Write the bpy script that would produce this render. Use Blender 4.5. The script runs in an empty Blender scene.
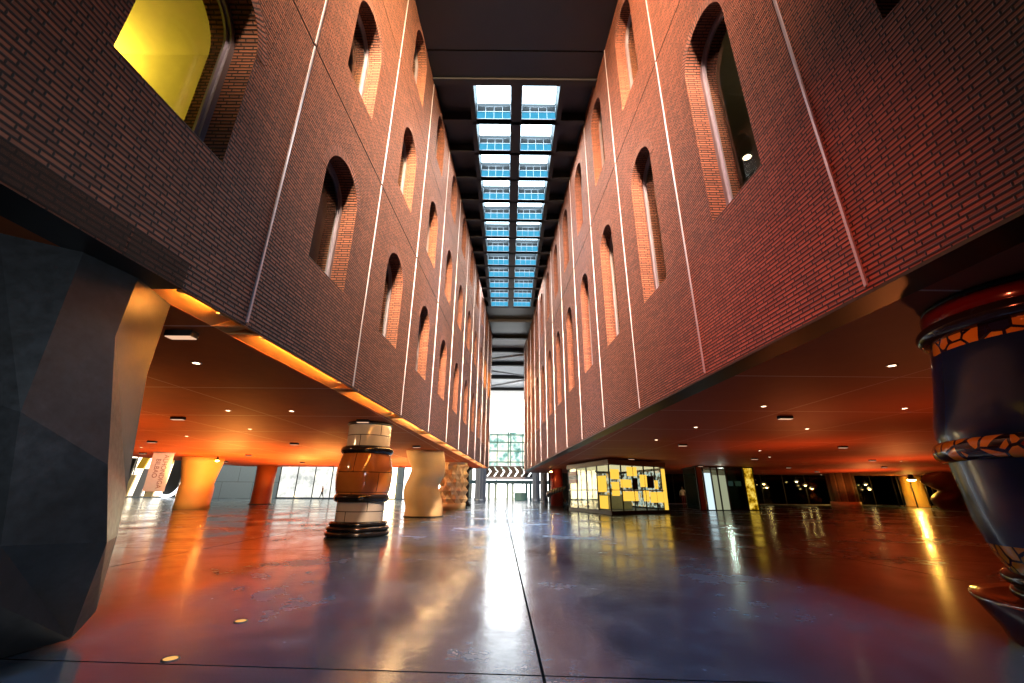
import bpy, bmesh, math, random
from math import sin, cos, pi, sqrt, atan2, radians
random.seed(7)
S = bpy.context.scene
COL = S.collection
CAMZ = 1.2                      # eye height above the floor
SOF = 3.10                      # underside of the raised brick buildings
CEIL = 15.80                    # underside of the corridor roof

# ------------------------------------------------------------------ materials
class NT:
    def __init__(s, name):
        s.m = bpy.data.materials.new(name); s.m.use_nodes = True
        s.t = s.m.node_tree; s.n = s.t.nodes; s.n.clear()
        s.out = s.n.new('ShaderNodeOutputMaterial')
    def node(s, ty, **kw):
        n = s.n.new('ShaderNode' + ty)
        for k, v in kw.items(): setattr(n, k, v)
        return n
    def link(s, a, b): s.t.links.new(a, b)
    def val(s, x, sock):
        if hasattr(x, 'is_linked') or isinstance(x, bpy.types.NodeSocket): s.link(x, sock)
        else: sock.default_value = x
    def math(s, op, a, b=0.0, c=0.0):
        n = s.node('Math', operation=op)
        s.val(a, n.inputs[0]); s.val(b, n.inputs[1])
        if len(n.inputs) > 2: s.val(c, n.inputs[2])
        return n.outputs[0]
    def mix(s, f, a, b):
        n = s.node('Mix', data_type='RGBA')
        s.val(f, n.inputs[0]); s.val(a, n.inputs[6]); s.val(b, n.inputs[7])
        return n.outputs[2]
    def ramp(s, f, stops):
        n = s.node('ValToRGB'); r = n.color_ramp
        while len(r.elements) < len(stops): r.elements.new(0.5)
        for e, (p, c) in zip(r.elements, stops):
            e.position = p; e.color = c if len(c) == 4 else (*c, 1)
        s.link(f, n.inputs[0]); return n.outputs[0]
    def noise(s, vec, scale, detail=4, rough=0.6):
        n = s.node('TexNoise'); n.inputs['Scale'].default_value = scale
        n.inputs['Detail'].default_value = detail; n.inputs['Roughness'].default_value = rough
        if vec is not None: s.link(vec, n.inputs['Vector'])
        return n.outputs[0]
    def bsdf(s, color, rough=0.5, metal=0.0, spec=0.5, **kw):
        b = s.node('BsdfPrincipled')
        s.val(color if not isinstance(color, tuple) or len(color) == 4 else (*color, 1), b.inputs['Base Color'])
        s.val(rough, b.inputs['Roughness']); s.val(metal, b.inputs['Metallic'])
        b.inputs['Specular IOR Level'].default_value = spec
        for k, v in kw.items(): b.inputs[k.replace('_', ' ')].default_value = v
        s.link(b.outputs[0], s.out.inputs[0]); return b
    def bump(s, b, h, strength=0.5, dist=0.01):
        n = s.node('Bump'); n.inputs['Strength'].default_value = strength; n.inputs['Distance'].default_value = dist
        s.link(h, n.inputs['Height']); s.link(n.outputs[0], b.inputs['Normal'])

def simple(name, color, rough=0.5, metal=0.0, var=0.12, scale=6.0, **kw):
    t = NT(name); tc = t.node('TexCoord')
    n = t.noise(tc.outputs['Object'], scale)
    a = tuple(max(0, c*(1-var)) for c in color)+(1,); b = tuple(min(1, c*(1+var)) for c in color)+(1,)
    t.bsdf(t.mix(n, a, b), rough, metal, **kw)
    return t.m

def emit(name, color, strength):
    t = NT(name); e = t.node('Emission'); e.inputs[0].default_value = (*color, 1); e.inputs[1].default_value = strength
    t.link(e.outputs[0], t.out.inputs[0]); return t.m

def brick(name, c1, c2, mortar, period=0.36, course=0.053, frac=0.667, joint=0.0105, flemish=True, rough=0.75):
    """Flemish bond laid out in UV metres: u along the wall, v up."""
    t = NT(name); uv = t.node('UVMap'); sx = t.node('SeparateXYZ'); t.link(uv.outputs[0], sx.inputs[0])
    U, V = sx.outputs[0], sx.outputs[1]
    rowf = t.math('DIVIDE', V, course); row = t.math('FLOOR', rowf); fv = t.math('FRACT', rowf)
    odd = t.math('MULTIPLY', t.math('MODULO', t.math('ABSOLUTE', row), 2.0), 0.5)
    wn = t.node('TexWhiteNoise', noise_dimensions='1D'); t.link(row, wn.inputs['W'])
    jit = t.math('MULTIPLY', wn.outputs[0], 0.06)
    uu = t.math('ADD', t.math('ADD', t.math('DIVIDE', U, period), odd), jit)
    cell = t.math('FLOOR', uu); fu = t.math('FRACT', uu)
    hd = t.math('GREATER_THAN', fu, frac)
    # distance in metres to the nearest vertical joint
    d1 = t.math('MINIMUM', fu, t.math('ABSOLUTE', t.math('SUBTRACT', fu, frac)))
    d1 = t.math('MULTIPLY', t.math('MINIMUM', d1, t.math('SUBTRACT', 1.0, fu)), period)
    d2 = t.math('MULTIPLY', t.math('MINIMUM', fv, t.math('SUBTRACT', 1.0, fv)), course)
    d = t.math('MINIMUM', d1, t.math('MULTIPLY', d2, 0.7))
    mp = t.node('MapRange'); mp.inputs[1].default_value = joint*0.45; mp.inputs[2].default_value = joint; t.link(d, mp.inputs[0])
    mask = mp.outputs[0]
    cid = t.node('CombineXYZ'); t.link(t.math('ADD', cell, t.math('MULTIPLY', hd, 0.5)), cid.inputs[0]); t.link(row, cid.inputs[1])
    w2 = t.node('TexWhiteNoise', noise_dimensions='3D'); t.link(cid.outputs[0], w2.inputs['Vector'])
    ns = t.noise(uv.outputs[0], 0.35, 3); fine = t.noise(uv.outputs[0], 60, 3)
    f = t.math('ADD', t.math('MULTIPLY', w2.outputs[0], 0.65), t.math('MULTIPLY', ns, 0.35))
    bc = t.mix(f, (*c1, 1), (*c2, 1))
    bc = t.mix(t.math('MULTIPLY', t.math('GREATER_THAN', w2.outputs[0], 0.86), 0.55), bc, (0.07, 0.035, 0.03, 1))
    bc = t.mix(t.math('MULTIPLY', fine, 0.25), bc, (0.05, 0.02, 0.015, 1))
    bd = t.bsdf(t.mix(mask, (*mortar, 1), bc), rough, 0, 0.35)
    h = t.math('ADD', mask, t.math('MULTIPLY', fine, 0.15))
    h = t.math('ADD', h, t.math('MULTIPLY', w2.outputs[0], 0.25))
    t.bump(bd, h, 0.9, 0.012)
    return t.m

M = {}
M['brick'] = brick('brick_brown', (0.17, 0.070, 0.044), (0.40, 0.155, 0.088), (0.022, 0.016, 0.014))
M['brick_red'] = brick('brick_red', (0.18, 0.068, 0.044), (0.40, 0.150, 0.088), (0.022, 0.016, 0.014))
M['brick_arch'] = brick('brick_arch', (0.22, 0.085, 0.06), (0.34, 0.14, 0.1), (0.05, 0.035, 0.03), period=0.25, frac=0.9999)
M['joint'] = simple('joint_black', (0.012, 0.011, 0.011), 0.7)
M['strip'] = simple('strip_metal', (0.50, 0.50, 0.58), 0.36, 0.6, 0.05)
M['darkmetal'] = simple('dark_flange', (0.07, 0.06, 0.045), 0.42, 0.8, 0.2)
M['ceil'] = simple('ceiling_black', (0.010, 0.014, 0.020), 0.45, 0, 0.2, 2)
M['beam'] = simple('beam_black', (0.012, 0.016, 0.021), 0.5, 0, 0.2, 2)
M['frame'] = simple('window_frame', (0.30, 0.30, 0.38), 0.35, 0.6)
M['plaster'] = simple('plaster', (0.26, 0.25, 0.20), 0.8)
M['white'] = simple('white_paint', (0.8, 0.8, 0.8), 0.4)
M['black'] = simple('black_gloss', (0.012, 0.012, 0.014), 0.12)
M['blackmatt'] = simple('black_matt', (0.014, 0.013, 0.012), 0.5)
M['steel'] = simple('steel', (0.5, 0.5, 0.52), 0.3, 0.9)

def mat_glass(name, tint=(0.92, 0.95, 0.95), rough=0.02, refl=1.0):
    t = NT(name); tr = t.node('BsdfTransparent'); tr.inputs[0].default_value = (*tint, 1)
    gl = t.node('BsdfGlossy'); gl.inputs['Roughness'].default_value = rough
    lw = t.node('LayerWeight'); fr = t.math('ADD', t.math('MULTIPLY', t.math('POWER', lw.outputs['Facing'], 5.0), 0.9), 0.05)
    mx = t.node('MixShader'); t.link(t.math('MULTIPLY', fr, refl), mx.inputs[0])
    t.link(tr.outputs[0], mx.inputs[1]); t.link(gl.outputs[0], mx.inputs[2]); t.link(mx.outputs[0], t.out.inputs[0])
    return t.m
M['glass'] = mat_glass('clear_glass', (0.80, 0.86, 0.80))
M['smoke'] = mat_glass('smoked_glass', (0.20, 0.24, 0.22))
M['glass_green'] = mat_glass('green_glass', (0.55, 0.78, 0.66))

def mat_floor():
    t = NT('polished_concrete'); tc = t.node('TexCoord'); P = tc.outputs['Object']
    sx = t.node('SeparateXYZ'); t.link(P, sx.inputs[0])
    n1 = t.noise(P, 0.45, 6, 0.62); n2 = t.noise(P, 3.5, 6, 0.65); n3 = t.noise(P, 40, 3)
    base = t.ramp(t.math('ADD', t.math('MULTIPLY', n1, 0.6), t.math('MULTIPLY', n2, 0.4)),
                  [(0.32, (0.015, 0.026, 0.042)), (0.50, (0.036, 0.060, 0.092)), (0.68, (0.09, 0.135, 0.19))])
    # saw cuts every 6.5 m along, 9 m across
    def cut(v, period, off, w):
        f = t.math('FRACT', t.math('DIVIDE', t.math('ADD', v, off), period))
        d = t.math('MULTIPLY', t.math('MINIMUM', f, t.math('SUBTRACT', 1.0, f)), period)
        return t.math('LESS_THAN', d, w)
    # the main joint runs slightly askew
    xj = t.math('SUBTRACT', sx.outputs[0], t.math('ADD', 0.315, t.math('MULTIPLY', sx.outputs[1], -0.0217)))
    yj = t.math('ADD', sx.outputs[1], t.math('MULTIPLY', sx.outputs[0], 0.055))
    c = t.math('MAXIMUM', cut(xj, 6.6, 0.0, 0.011), cut(yj, 5.9, -3.48, 0.010))
    col = t.mix(c, base, (0.008, 0.008, 0.009, 1))
    rg = t.ramp(t.math('ADD', t.math('MULTIPLY', n1, 0.75), t.math('MULTIPLY', n2, 0.25)),
                [(0.34, (0.10,)*3), (0.50, (0.19,)*3), (0.66, (0.36,)*3)])
    b = t.bsdf(col, t.math('MAXIMUM', rg, c), 0, 0.75)
    t.link(t.math('MULTIPLY', t.math('SUBTRACT', 1.0, c), 0.75), b.inputs['Specular IOR Level'])
    h = t.math('ADD', t.math('MULTIPLY', n2, 0.5), t.math('MULTIPLY', n3, 0.05))
    h = t.math('SUBTRACT', h, t.math('MULTIPLY', c, 0.5))
    t.bump(b, h, 0.22, 0.02)
    return t.m
M['floor'] = mat_floor()

def mat_soffit(name, ca, cb, px, py, ox, oy, line):
    t = NT(name); tc = t.node('TexCoord'); P = tc.outputs['Object']
    sx = t.node('SeparateXYZ'); t.link(P, sx.inputs[0])
    n1 = t.noise(P, 0.5, 6, 0.65); n2 = t.noise(P, 4, 5)
    def cut(v, period, off, w):
        f = t.math('FRACT', t.math('DIVIDE', t.math('ADD', v, off), period))
        d = t.math('MULTIPLY', t.math('MINIMUM', f, t.math('SUBTRACT', 1.0, f)), period)
        return t.math('LESS_THAN', d, w)
    c = t.math('MAXIMUM', cut(sx.outputs[0], px, ox, 0.011), cut(sx.outputs[1], py, oy, 0.016))
    col = t.mix(t.math('ADD', t.math('MULTIPLY', n1, 0.7), t.math('MULTIPLY', n2, 0.3)), (*ca, 1), (*cb, 1))
    b = t.bsdf(t.mix(c, col, (*line, 1)), 0.62, 0, 0.25)
    t.bump(b, n2, 0.08, 0.02)
    return t.m
M['soffit_l'] = mat_soffit('soffit_orange_panels', (0.34, 0.075, 0.022), (0.66, 0.165, 0.038), 3.05, 3.3, 0.5, -1.45, (0.85, 0.55, 0.42))
M['soffit_r'] = mat_soffit('soffit_red_panels', (0.34, 0.085, 0.045), (0.52, 0.135, 0.065), 3.05, 3.21, -0.6, -0.42, (0.80, 0.55, 0.48))

def tiles(name, c1, c2, grout, w, h, rough=0.12, g=0.012):
    t = NT(name); uv = t.node('UVMap')
    b = t.node('TexBrick'); t.link(uv.outputs[0], b.inputs['Vector'])
    b.inputs['Color1'].default_value = (*c1, 1); b.inputs['Color2'].default_value = (*c2, 1); b.inputs['Mortar'].default_value = (*grout, 1)
    b.inputs['Scale'].default_value = 1; b.inputs['Brick Width'].default_value = w; b.inputs['Row Height'].default_value = h
    b.inputs['Mortar Size'].default_value = g; b.inputs['Mortar Smooth'].default_value = 0.1
    n = t.noise(uv.outputs[0], 5, 4)
    bd = t.bsdf(t.mix(t.math('MULTIPLY', n, 0.4), b.outputs[0], (*[c*0.5 for c in c1], 1)), rough, 0, 0.5, Coat_Weight=0.6, Coat_Roughness=0.05)
    t.bump(bd, t.math('SUBTRACT', 1.0, b.outputs[1]), 0.6, 0.01)
    return t.m
M['tile_white'] = tiles('white_glazed_tile', (0.62, 0.60, 0.55), (0.72, 0.70, 0.64), (0.02, 0.018, 0.015), 1.15, 0.31)
M['tile_orange'] = tiles('orange_glazed_tile', (0.50, 0.17, 0.035), (0.62, 0.23, 0.05), (0.05, 0.02, 0.01), 1.45, 0.54)

def mat_mosaic():
    t = NT('mosaic_band'); uv = t.node('UVMap')
    v = t.node('TexVoronoi', feature='DISTANCE_TO_EDGE'); v.inputs['Scale'].default_value = 6.5; t.link(uv.outputs[0], v.inputs['Vector'])
    v2 = t.node('TexVoronoi'); v2.inputs['Scale'].default_value = 6.5; t.link(uv.outputs[0], v2.inputs['Vector'])
    sp = t.node('SeparateColor'); t.link(v2.outputs['Color'], sp.inputs[0])
    n = t.node('ValToRGB'); n.color_ramp.interpolation = 'CONSTANT'
    e = n.color_ramp.elements; e[0].position = 0; e[0].color = (0.60, 0.36, 0.03, 1); e[1].position = 0.66; e[1].color = (0.012, 0.018, 0.06, 1)
    x = e.new(0.86); x.color = (0.22, 0.012, 0.012, 1)
    t.link(sp.outputs[0], n.inputs[0])
    m = t.math('LESS_THAN', v.outputs[0], 0.07)
    b = t.bsdf(t.mix(m, n.outputs[0], (0.012, 0.012, 0.03, 1)), 0.15, 0, 0.5, Coat_Weight=0.5)
    t.bump(b, t.math('SUBTRACT', 1.0, m), 0.4, 0.006)
    return t.m
M['mosaic'] = mat_mosaic()
M['blue_glaze'] = simple('blue_glaze', (0.006, 0.030, 0.115), 0.20, 0, 0.35, 3, Coat_Weight=0.15, Coat_Roughness=0.1)
M['red_glaze'] = simple('red_glaze', (0.085, 0.004, 0.005), 0.15, 0, 0.25, 3, Coat_Weight=0.6)
M['cream'] = simple('cream_stone', (0.66, 0.50, 0.27), 0.55, 0, 0.1, 3)
M['cream2'] = simple('ivory_stone', (0.70, 0.58, 0.38), 0.5, 0, 0.1, 3)
M['amber_stone'] = simple('amber_stone', (0.72, 0.42, 0.12), 0.6, 0, 0.1, 3)
M['terracotta'] = simple('terracotta', (0.36, 0.10, 0.035), 0.5, 0, 0.15, 3)
M['red_paint'] = simple('red_paint', (0.45, 0.05, 0.03), 0.35)
M['brownred'] = simple('brown_red', (0.22, 0.055, 0.02), 0.45)
M['grey_flute'] = simple('grey_fluted_stone', (0.34, 0.36, 0.42), 0.5, 0.1)
M['bronze'] = None
def mat_bronze():
    t = NT('dark_patinated_metal'); tc = t.node('TexCoord'); P = tc.outputs['Object']
    n1 = t.noise(P, 1.3, 6, 0.65); n2 = t.noise(P, 14, 5, 0.7)
    col = t.ramp(t.math('ADD', t.math('MULTIPLY', n1, 0.7), t.math('MULTIPLY', n2, 0.3)),
                 [(0.3, (0.035, 0.037, 0.034)), (0.55, (0.060, 0.066, 0.070)), (0.75, (0.10, 0.108, 0.115))])
    b = t.bsdf(col, t.ramp(n2, [(0.3, (0.36,)*3), (0.7, (0.5,)*3)]), 0.65, 0.5)
    t.bump(b, n2, 0.08, 0.01)
    return t.m
M['bronze'] = mat_bronze()
def mat_slats():
    t = NT('wood_slats'); uv = t.node('UVMap'); sx = t.node('SeparateXYZ'); t.link(uv.outputs[0], sx.inputs[0])
    w = t.node('TexWave'); w.inputs['Scale'].default_value = 1.6; w.inputs['Distortion'].default_value = 0.4; t.link(uv.outputs[0], w.inputs['Vector'])
    wn = t.node('TexWhiteNoise', noise_dimensions='1D'); t.link(t.math('FLOOR', t.math('MULTIPLY', sx.outputs[0], 8.0)), wn.inputs['W'])
    b = t.bsdf(t.mix(wn.outputs[0], (0.10, 0.07, 0.03, 1), (0.40, 0.34, 0.16, 1)), 0.5)
    t.bump(b, w.outputs[1], 0.8, 0.03)
    return t.m
M['slats'] = mat_slats()

# ------------------------------------------------------------------ mesh helpers
class MB:
    def __init__(s): s.v = []; s.f = []; s.uv = []; s.mi = []; s.sm = []
    def face(s, pts, uvs=None, mi=0, smooth=False):
        b = len(s.v); s.v += [tuple(p) for p in pts]; s.f.append(list(range(b, b+len(pts))))
        s.uv.append(uvs or [(0, 0)]*len(pts)); s.mi.append(mi); s.sm.append(smooth); return s
    def box(s, lo, hi, mi=0):
        (x0, y0, z0), (x1, y1, z1) = lo, hi
        s.prism([(x0, y0), (x1, y0), (x1, y1), (x0, y1)], z0, z1, mi); return s
    def prism(s, pl, z0, z1, mi=0, pl2=None):
        pl2 = pl2 or pl; n = len(pl)
        per = 0
        for i in range(n):
            a, b = pl[i], pl[(i+1) % n]; a2, b2 = pl2[i], pl2[(i+1) % n]
            L = math.hypot(b[0]-a[0], b[1]-a[1])
            s.face([(*a, z0), (*b, z0), (*b2, z1), (*a2, z1)], [(per, z0), (per+L, z0), (per+L, z1), (per, z1)], mi); per += L
        s.face([(*p, z1) for p in pl2], [p for p in pl2], mi); s.face([(*p, z0) for p in reversed(pl)], [p for p in reversed(pl)], mi)
        return s
    def tube(s, pts, r, n=8, mi=0):
        from mathutils import Vector
        rings = []
        for i, p in enumerate(pts):
            p = Vector(p); a = Vector(pts[max(0, i-1)]); b = Vector(pts[min(len(pts)-1, i+1)]); d = (b-a).normalized()
            u = d.cross(Vector((0, 0, 1)));
            if u.length < 1e-3: u = Vector((1, 0, 0))
            u.normalize(); w = d.cross(u)
            rr = r[i] if isinstance(r, (list, tuple)) else r
            rings.append([p+u*cos(2*pi*k/n)*rr+w*sin(2*pi*k/n)*rr for k in range(n)])
        for i in range(len(rings)-1):
            for k in range(n):
                s.face([rings[i][k], rings[i][(k+1) % n], rings[i+1][(k+1) % n], rings[i+1][k]], mi=mi, smooth=True)
        s.face(list(reversed(rings[0])), mi=mi); s.face(rings[-1], mi=mi); return s
    def lathe(s, prof, n=48, cx=None, mi=0, smooth=True, fr=None, arc=(0, 2*pi)):
        """prof: list of (r, z); cx: optional list of (dx, dy) centre shifts; fr(r, z, angle) reshapes the radius"""
        m = len(prof); L = [0]
        for i in range(1, m): L.append(L[-1]+math.hypot(prof[i][0]-prof[i-1][0], prof[i][1]-prof[i-1][1]))
        def P(i, k):
            a = arc[0]+(arc[1]-arc[0])*k/n; r, z = prof[i]; r2 = fr(r, z, a) if fr else r
            dx, dy = cx[i] if cx else (0, 0)
            return (dx+r2*cos(a), dy+r2*sin(a), z)
        R = max(p[0] for p in prof)
        for i in range(m-1):
            for k in range(n):
                u0, u1 = R*2*pi*k/n, R*2*pi*(k+1)/n
                s.face([P(i, k), P(i, k+1), P(i+1, k+1), P(i+1, k)], [(u0, L[i]), (u1, L[i]), (u1, L[i+1]), (u0, L[i+1])], mi, smooth)
        return s
    def build(s, name, mats, parent=None, loc=None, bevel=0):
        me = bpy.data.meshes.new(name)
        me.from_pydata(s.v, [], s.f); me.update()
        ul = me.uv_layers.new(name='UVMap')
        i = 0
        for f in s.uv:
            for c in f: ul.data[i].uv = c; i += 1
        mats = mats if isinstance(mats, (list, tuple)) else [mats]
        for m in mats: me.materials.append(m)
        for p, mi, sm in zip(me.polygons, s.mi, s.sm): p.material_index = mi; p.use_smooth = sm
        bm = bmesh.new(); bm.from_mesh(me); bmesh.ops.remove_doubles(bm, verts=bm.verts, dist=1e-5)
        bmesh.ops.recalc_face_normals(bm, faces=bm.faces); bm.to_mesh(me); bm.free()
        o = bpy.data.objects.new(name, me); COL.objects.link(o)
        if parent: o.parent = parent
        if loc: o.location = loc
        if bevel:
            b = o.modifiers.new('bevel', 'BEVEL'); b.width = bevel; b.segments = 2; b.limit_method = 'ANGLE'
        return o

def tag(o, label=None, cat=None, group=None, kind=None):
    if label: o['label'] = label
    if cat: o['category'] = cat
    if group: o['group'] = group
    if kind: o['kind'] = kind
    return o
def empty(name, loc=(0, 0, 0), rz=0):
    o = bpy.data.objects.new(name, None); COL.objects.link(o); o.location = loc; o.rotation_euler[2] = rz
    o.empty_display_size = 0.2; return o
def struct(o, label, cat): return tag(o, label, cat, kind='structure')
def copy_tree(o, parent=None):
    c = o.copy(); COL.objects.link(c)
    if parent: c.parent = parent
    for ch in list(o.children): copy_tree(ch, c)
    return c
ORD = ['nearest', 'second', 'third', 'fourth', 'fifth', 'sixth', 'seventh', 'eighth', 'ninth', 'tenth', 'eleventh', 'twelfth', 'thirteenth', 'fourteenth', 'fifteenth']
NTRIM = [0]; NWIN = [0]

# ------------------------------------------------------------------ floor
struct(MB().box((-75, -26, -0.3), (75, 92, 0.0)).build('floor', M['floor']), 'grey polished concrete floor with dark saw-cut joints and mirror-like reflections', 'floor')

# ------------------------------------------------------------------ the two brick buildings
SIDE = {'L': dict(b=-3.505, k=0.0414, sg=-1, j0=4.743, p=3.298, y0=-8.0, y1=38.4, wc=1.65, hz=[8.13, 12.47], top=15.74,
                  rows=[(4.73, 6.50), (9.06, 10.80), (13.38, 15.0)], mat='brick', side='left', kmin=-3),
        'R': dict(b=3.7353, k=-0.0553, sg=1, j0=6.85, p=3.2116, y0=-8.0, y1=43.0, wc=1.58, hz=[10.78], top=15.93,
                  rows=[(5.53, 8.86), (11.80, 14.45)], mat='brick_red', side='right', kmin=-4)}
RW = 0.66; JW = 0.012; REV = 0.30; THK = 0.62
def wp(c, y, z, d=0.0): return (c['b']+c['k']*y+c['sg']*d, y, z)

def arc_pts(yc, zs, r, n=14):   # from the left springing over the crown to the right springing
    return [(yc-r*cos(pi*i/n), zs+r*sin(pi*i/n)) for i in range(n+1)]

def build_building(key):
    c = SIDE[key]; mb = MB(); YJ = []
    k = c['kmin']
    while c['j0']+k*c['p'] < c['y1']:
        YJ.append((k, c['j0']+k*c['p'])); k += 1
    edges = [c['y0']]+[y for _, y in YJ if y > c['y0']+0.1]+[c['y1']]
    zb = [SOF]+c['hz']+[c['top']+0.2]
    def quad(y0, y1, z0, z1, mi=0, d=0):
        mb.face([wp(c, y0, z0, d), wp(c, y1, z0, d), wp(c, y1, z1, d), wp(c, y0, z1, d)], [(y0, z0), (y1, z0), (y1, z1), (y0, z1)], mi)
    wins = []
    for i in range(len(edges)-1):
        ya, yb = edges[i], edges[i+1]
        full = abs((yb-ya)-c['p']) < 0.05
        for r, (z0, z1) in enumerate(zip(zb[:-1], zb[1:])):
            if r > 0: z0 += JW
            if r < len(zb)-2: z1 -= JW
            if not full or r >= len(c['rows']): quad(ya, yb, z0, z1); continue
            yc = ya+c['wc']; zs, zp = c['rows'][r]
            A = arc_pts(yc, zp, RW); h = len(A)//2
            left = [(ya, z0), (yc, z0), (yc, zs), (yc-RW, zs)]+A[:h+1]+[(yc, z1), (ya, z1)]
            right = [(yb, z1), (yc, z1)]+A[h:]+[(yc+RW, zs), (yc, zs), (yc, z0), (yb, z0)]
            for pl in (left, right):
                mb.face([wp(c, y, z) for y, z in pl], pl, 0)
            # reveal: sides, sill and arched head, bricks running into the wall
            ring = [(yc-RW, zs)]+A+[(yc+RW, zs)]
            L = zs
            for (p, q) in zip(ring[:-1], ring[1:]):
                l = math.hypot(q[0]-p[0], q[1]-p[1])
                mb.face([wp(c, p[0], p[1]), wp(c, q[0], q[1]), wp(c, q[0], q[1], THK), wp(c, p[0], p[1], THK)],
                        [(0, L), (0, L+l), (THK, L+l), (THK, L)], 1)
                L += l
            mb.face([wp(c, yc-RW, zs), wp(c, yc+RW, zs), wp(c, yc+RW, zs, THK), wp(c, yc-RW, zs, THK)],
                    [(0, 0), (0, 2*RW), (THK, 2*RW), (THK, 0)], 1)
            # inner skin, with the same opening
            zi1 = z1+JW*2
            for pl in (left, right):
                mb.face([wp(c, y, z, THK) for y, z in reversed(pl)], list(reversed(pl)), 3)
            wins.append((i, r, ya, yc, zs, zp))
    # horizontal joints recessed 25 mm
    for z in c['hz']:
        y0, y1 = c['y0'], c['y1']
        mb.face([wp(c, y0, z-JW, .03), wp(c, y1, z-JW, .03), wp(c, y1, z+JW, .03), wp(c, y0, z+JW, .03)], None, 2)
        for zz in (z-JW, z+JW):
            mb.face([wp(c, y0, zz), wp(c, y1, zz), wp(c, y1, zz, .03), wp(c, y0, zz, .03)], None, 2)
    # end faces
    D = 21 if key == 'L' else 40
    for y in (c['y0'], c['y1']):
        mb.face([wp(c, y, SOF), wp(c, y, SOF, D), wp(c, y, c['top']+.2, D), wp(c, y, c['top']+.2)], [(0, SOF), (D, SOF), (D, c['top']+.2), (0, c['top']+.2)], 0)
    y0, y1 = c['y0'], c['y1']
    mb.face([wp(c, y0, SOF, D), wp(c, y1, SOF, D), wp(c, y1, c['top']+.2, D), wp(c, y0, c['top']+.2, D)], [(y0, SOF), (y1, SOF), (y1, 15), (y0, 15)], 0)
    w = mb.build('wall_'+c['side'], [M[c['mat']], M[c['mat']], M['joint'], M['plaster']])
    struct(w, f"tall brown brick wall of the raised building on the {c['side']}, pierced by round-arched windows", 'wall')
    # metal cover strips over the vertical joints
    for k, y in YJ:
        if y < c['y0']+0.1: continue
        t = MB(); zz = [SOF+0.02]+c['hz']+[c['top']]
        for za, zc in zip(zz[:-1], zz[1:]):
            a = wp(c, y-.017, 0); b = wp(c, y+.017, 0)
            x0 = a[0]-c['sg']*0.018; x1 = b[0]+c['sg']*0.002
            t.box((min(x0, x1), y-.017, za+.03), (max(x0, x1), y+.017, zc-.03))
        NTRIM[0] += 1
        n = sum(1 for kk, yy in YJ if c['y0']+0.1 < yy < y and yy > 0)
        pos = f"{ORD[min(n,14)]} one counted from the camera" if y > 0 else 'standing behind the camera'
        struct(t.build('trim_%d' % NTRIM[0], M['strip']), f"pale metal joint strip up the {c['side']} brick wall, {pos}", 'trim')
    return wins

def pane_pts(yc, zs, zp, r, n=14): return [(yc-r, zs)]+arc_pts(yc, zp, r, n)+[(yc+r, zs)]
M['win_lit'] = emit('lit_amber_window', (1.0, 0.50, 0.06), 9)
M['orange_dim'] = emit('dim_room_lamp', (1.0, 0.62, 0.25), 25)
def build_windows(key, wins):
    c = SIDE[key]
    for (i, r, ya, yc, zs, zp) in wins:
        NWIN[0] += 1
        root = empty('window_%d' % NWIN[0], wp(c, yc, zs, REV))
        n = sum(1 for w in wins if w[1] == r and w[3] < yc and w[3] > 0.5)
        rows = ['bottom', 'middle', 'top'] if key == 'L' else ['lower', 'upper']
        where = f"{ORD[min(n,14)]} counted from the camera" if yc > 0.5 else 'beside or behind the camera'
        struct(root, f"tall arched window in the {c['side']} brick wall, {rows[r]} row, {where}", 'window')
        ox, oy, oz = root.location
        def Q(y, z, d): p = wp(c, y, z, d); return (p[0]-ox, p[1]-oy, p[2]-oz)
        O = pane_pts(yc, zs, zp, RW); I = pane_pts(yc, zs+.07, zp, RW-.07)
        f = MB(); d0, d1 = REV, REV+.07
        m = len(O)
        for a in range(m):
            b = (a+1) % m
            f.face([Q(*O[a], d0), Q(*O[b], d0), Q(*I[b], d0), Q(*I[a], d0)])
            f.face([Q(*O[a], d1), Q(*O[b], d1), Q(*I[b], d1), Q(*I[a], d1)])
            f.face([Q(*I[a], d0), Q(*I[b], d0), Q(*I[b], d1), Q(*I[a], d1)])
        # inner casement ring, a little further back
        I2 = pane_pts(yc, zs+.11, zp, RW-.11)
        for a in range(m):
            b = (a+1) % m
            f.face([Q(*I[a], d0+.04), Q(*I[b], d0+.04), Q(*I2[b], d0+.04), Q(*I2[a], d0+.04)])
            f.face([Q(*I2[a], d0+.04), Q(*I2[b], d0+.04), Q(*I2[b], d1), Q(*I2[a], d1)])
        f.build('frame', M['frame'], root)
        lit = (key == 'L' and r == 1 and ya > 28)
        g = MB(); g.face([Q(*p, d0+.05) for p in I2])
        g.build('glass', M['win_lit'] if lit else M['glass'], root)
        # ring of brick voussoirs round the arch, 4 mm proud
        R2 = RW+.17; A1 = arc_pts(yc, zp, RW, 20); A2 = arc_pts(yc, zp, R2, 20); v = MB()
        if zp+R2 < c['top']+.1:
            for a in range(20):
                l0, l1 = a*pi*RW/20, (a+1)*pi*RW/20
                v.face([Q(*A1[a], -.006), Q(*A2[a], -.006), Q(*A2[a+1], -.006), Q(*A1[a+1], -.006)], [(0.01, l0), (.24, l0), (.24, l1), (0.01, l1)])
                v.face([Q(*A2[a], -.006), Q(*A2[a+1], -.006), Q(*A2[a+1], .01), Q(*A2[a], .01)], [(0, l0), (0, l1), (.01, l1), (.01, l0)])
                v.face([Q(*A1[a], -.006), Q(*A1[a+1], -.006), Q(*A1[a+1], .01), Q(*A1[a], .01)], [(0, l0), (0, l1), (.01, l1), (.01, l0)])
            v.build('brick_arch', M['brick_arch'], root)
for key in 'LR':
    build_windows(key, build_building(key))

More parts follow.
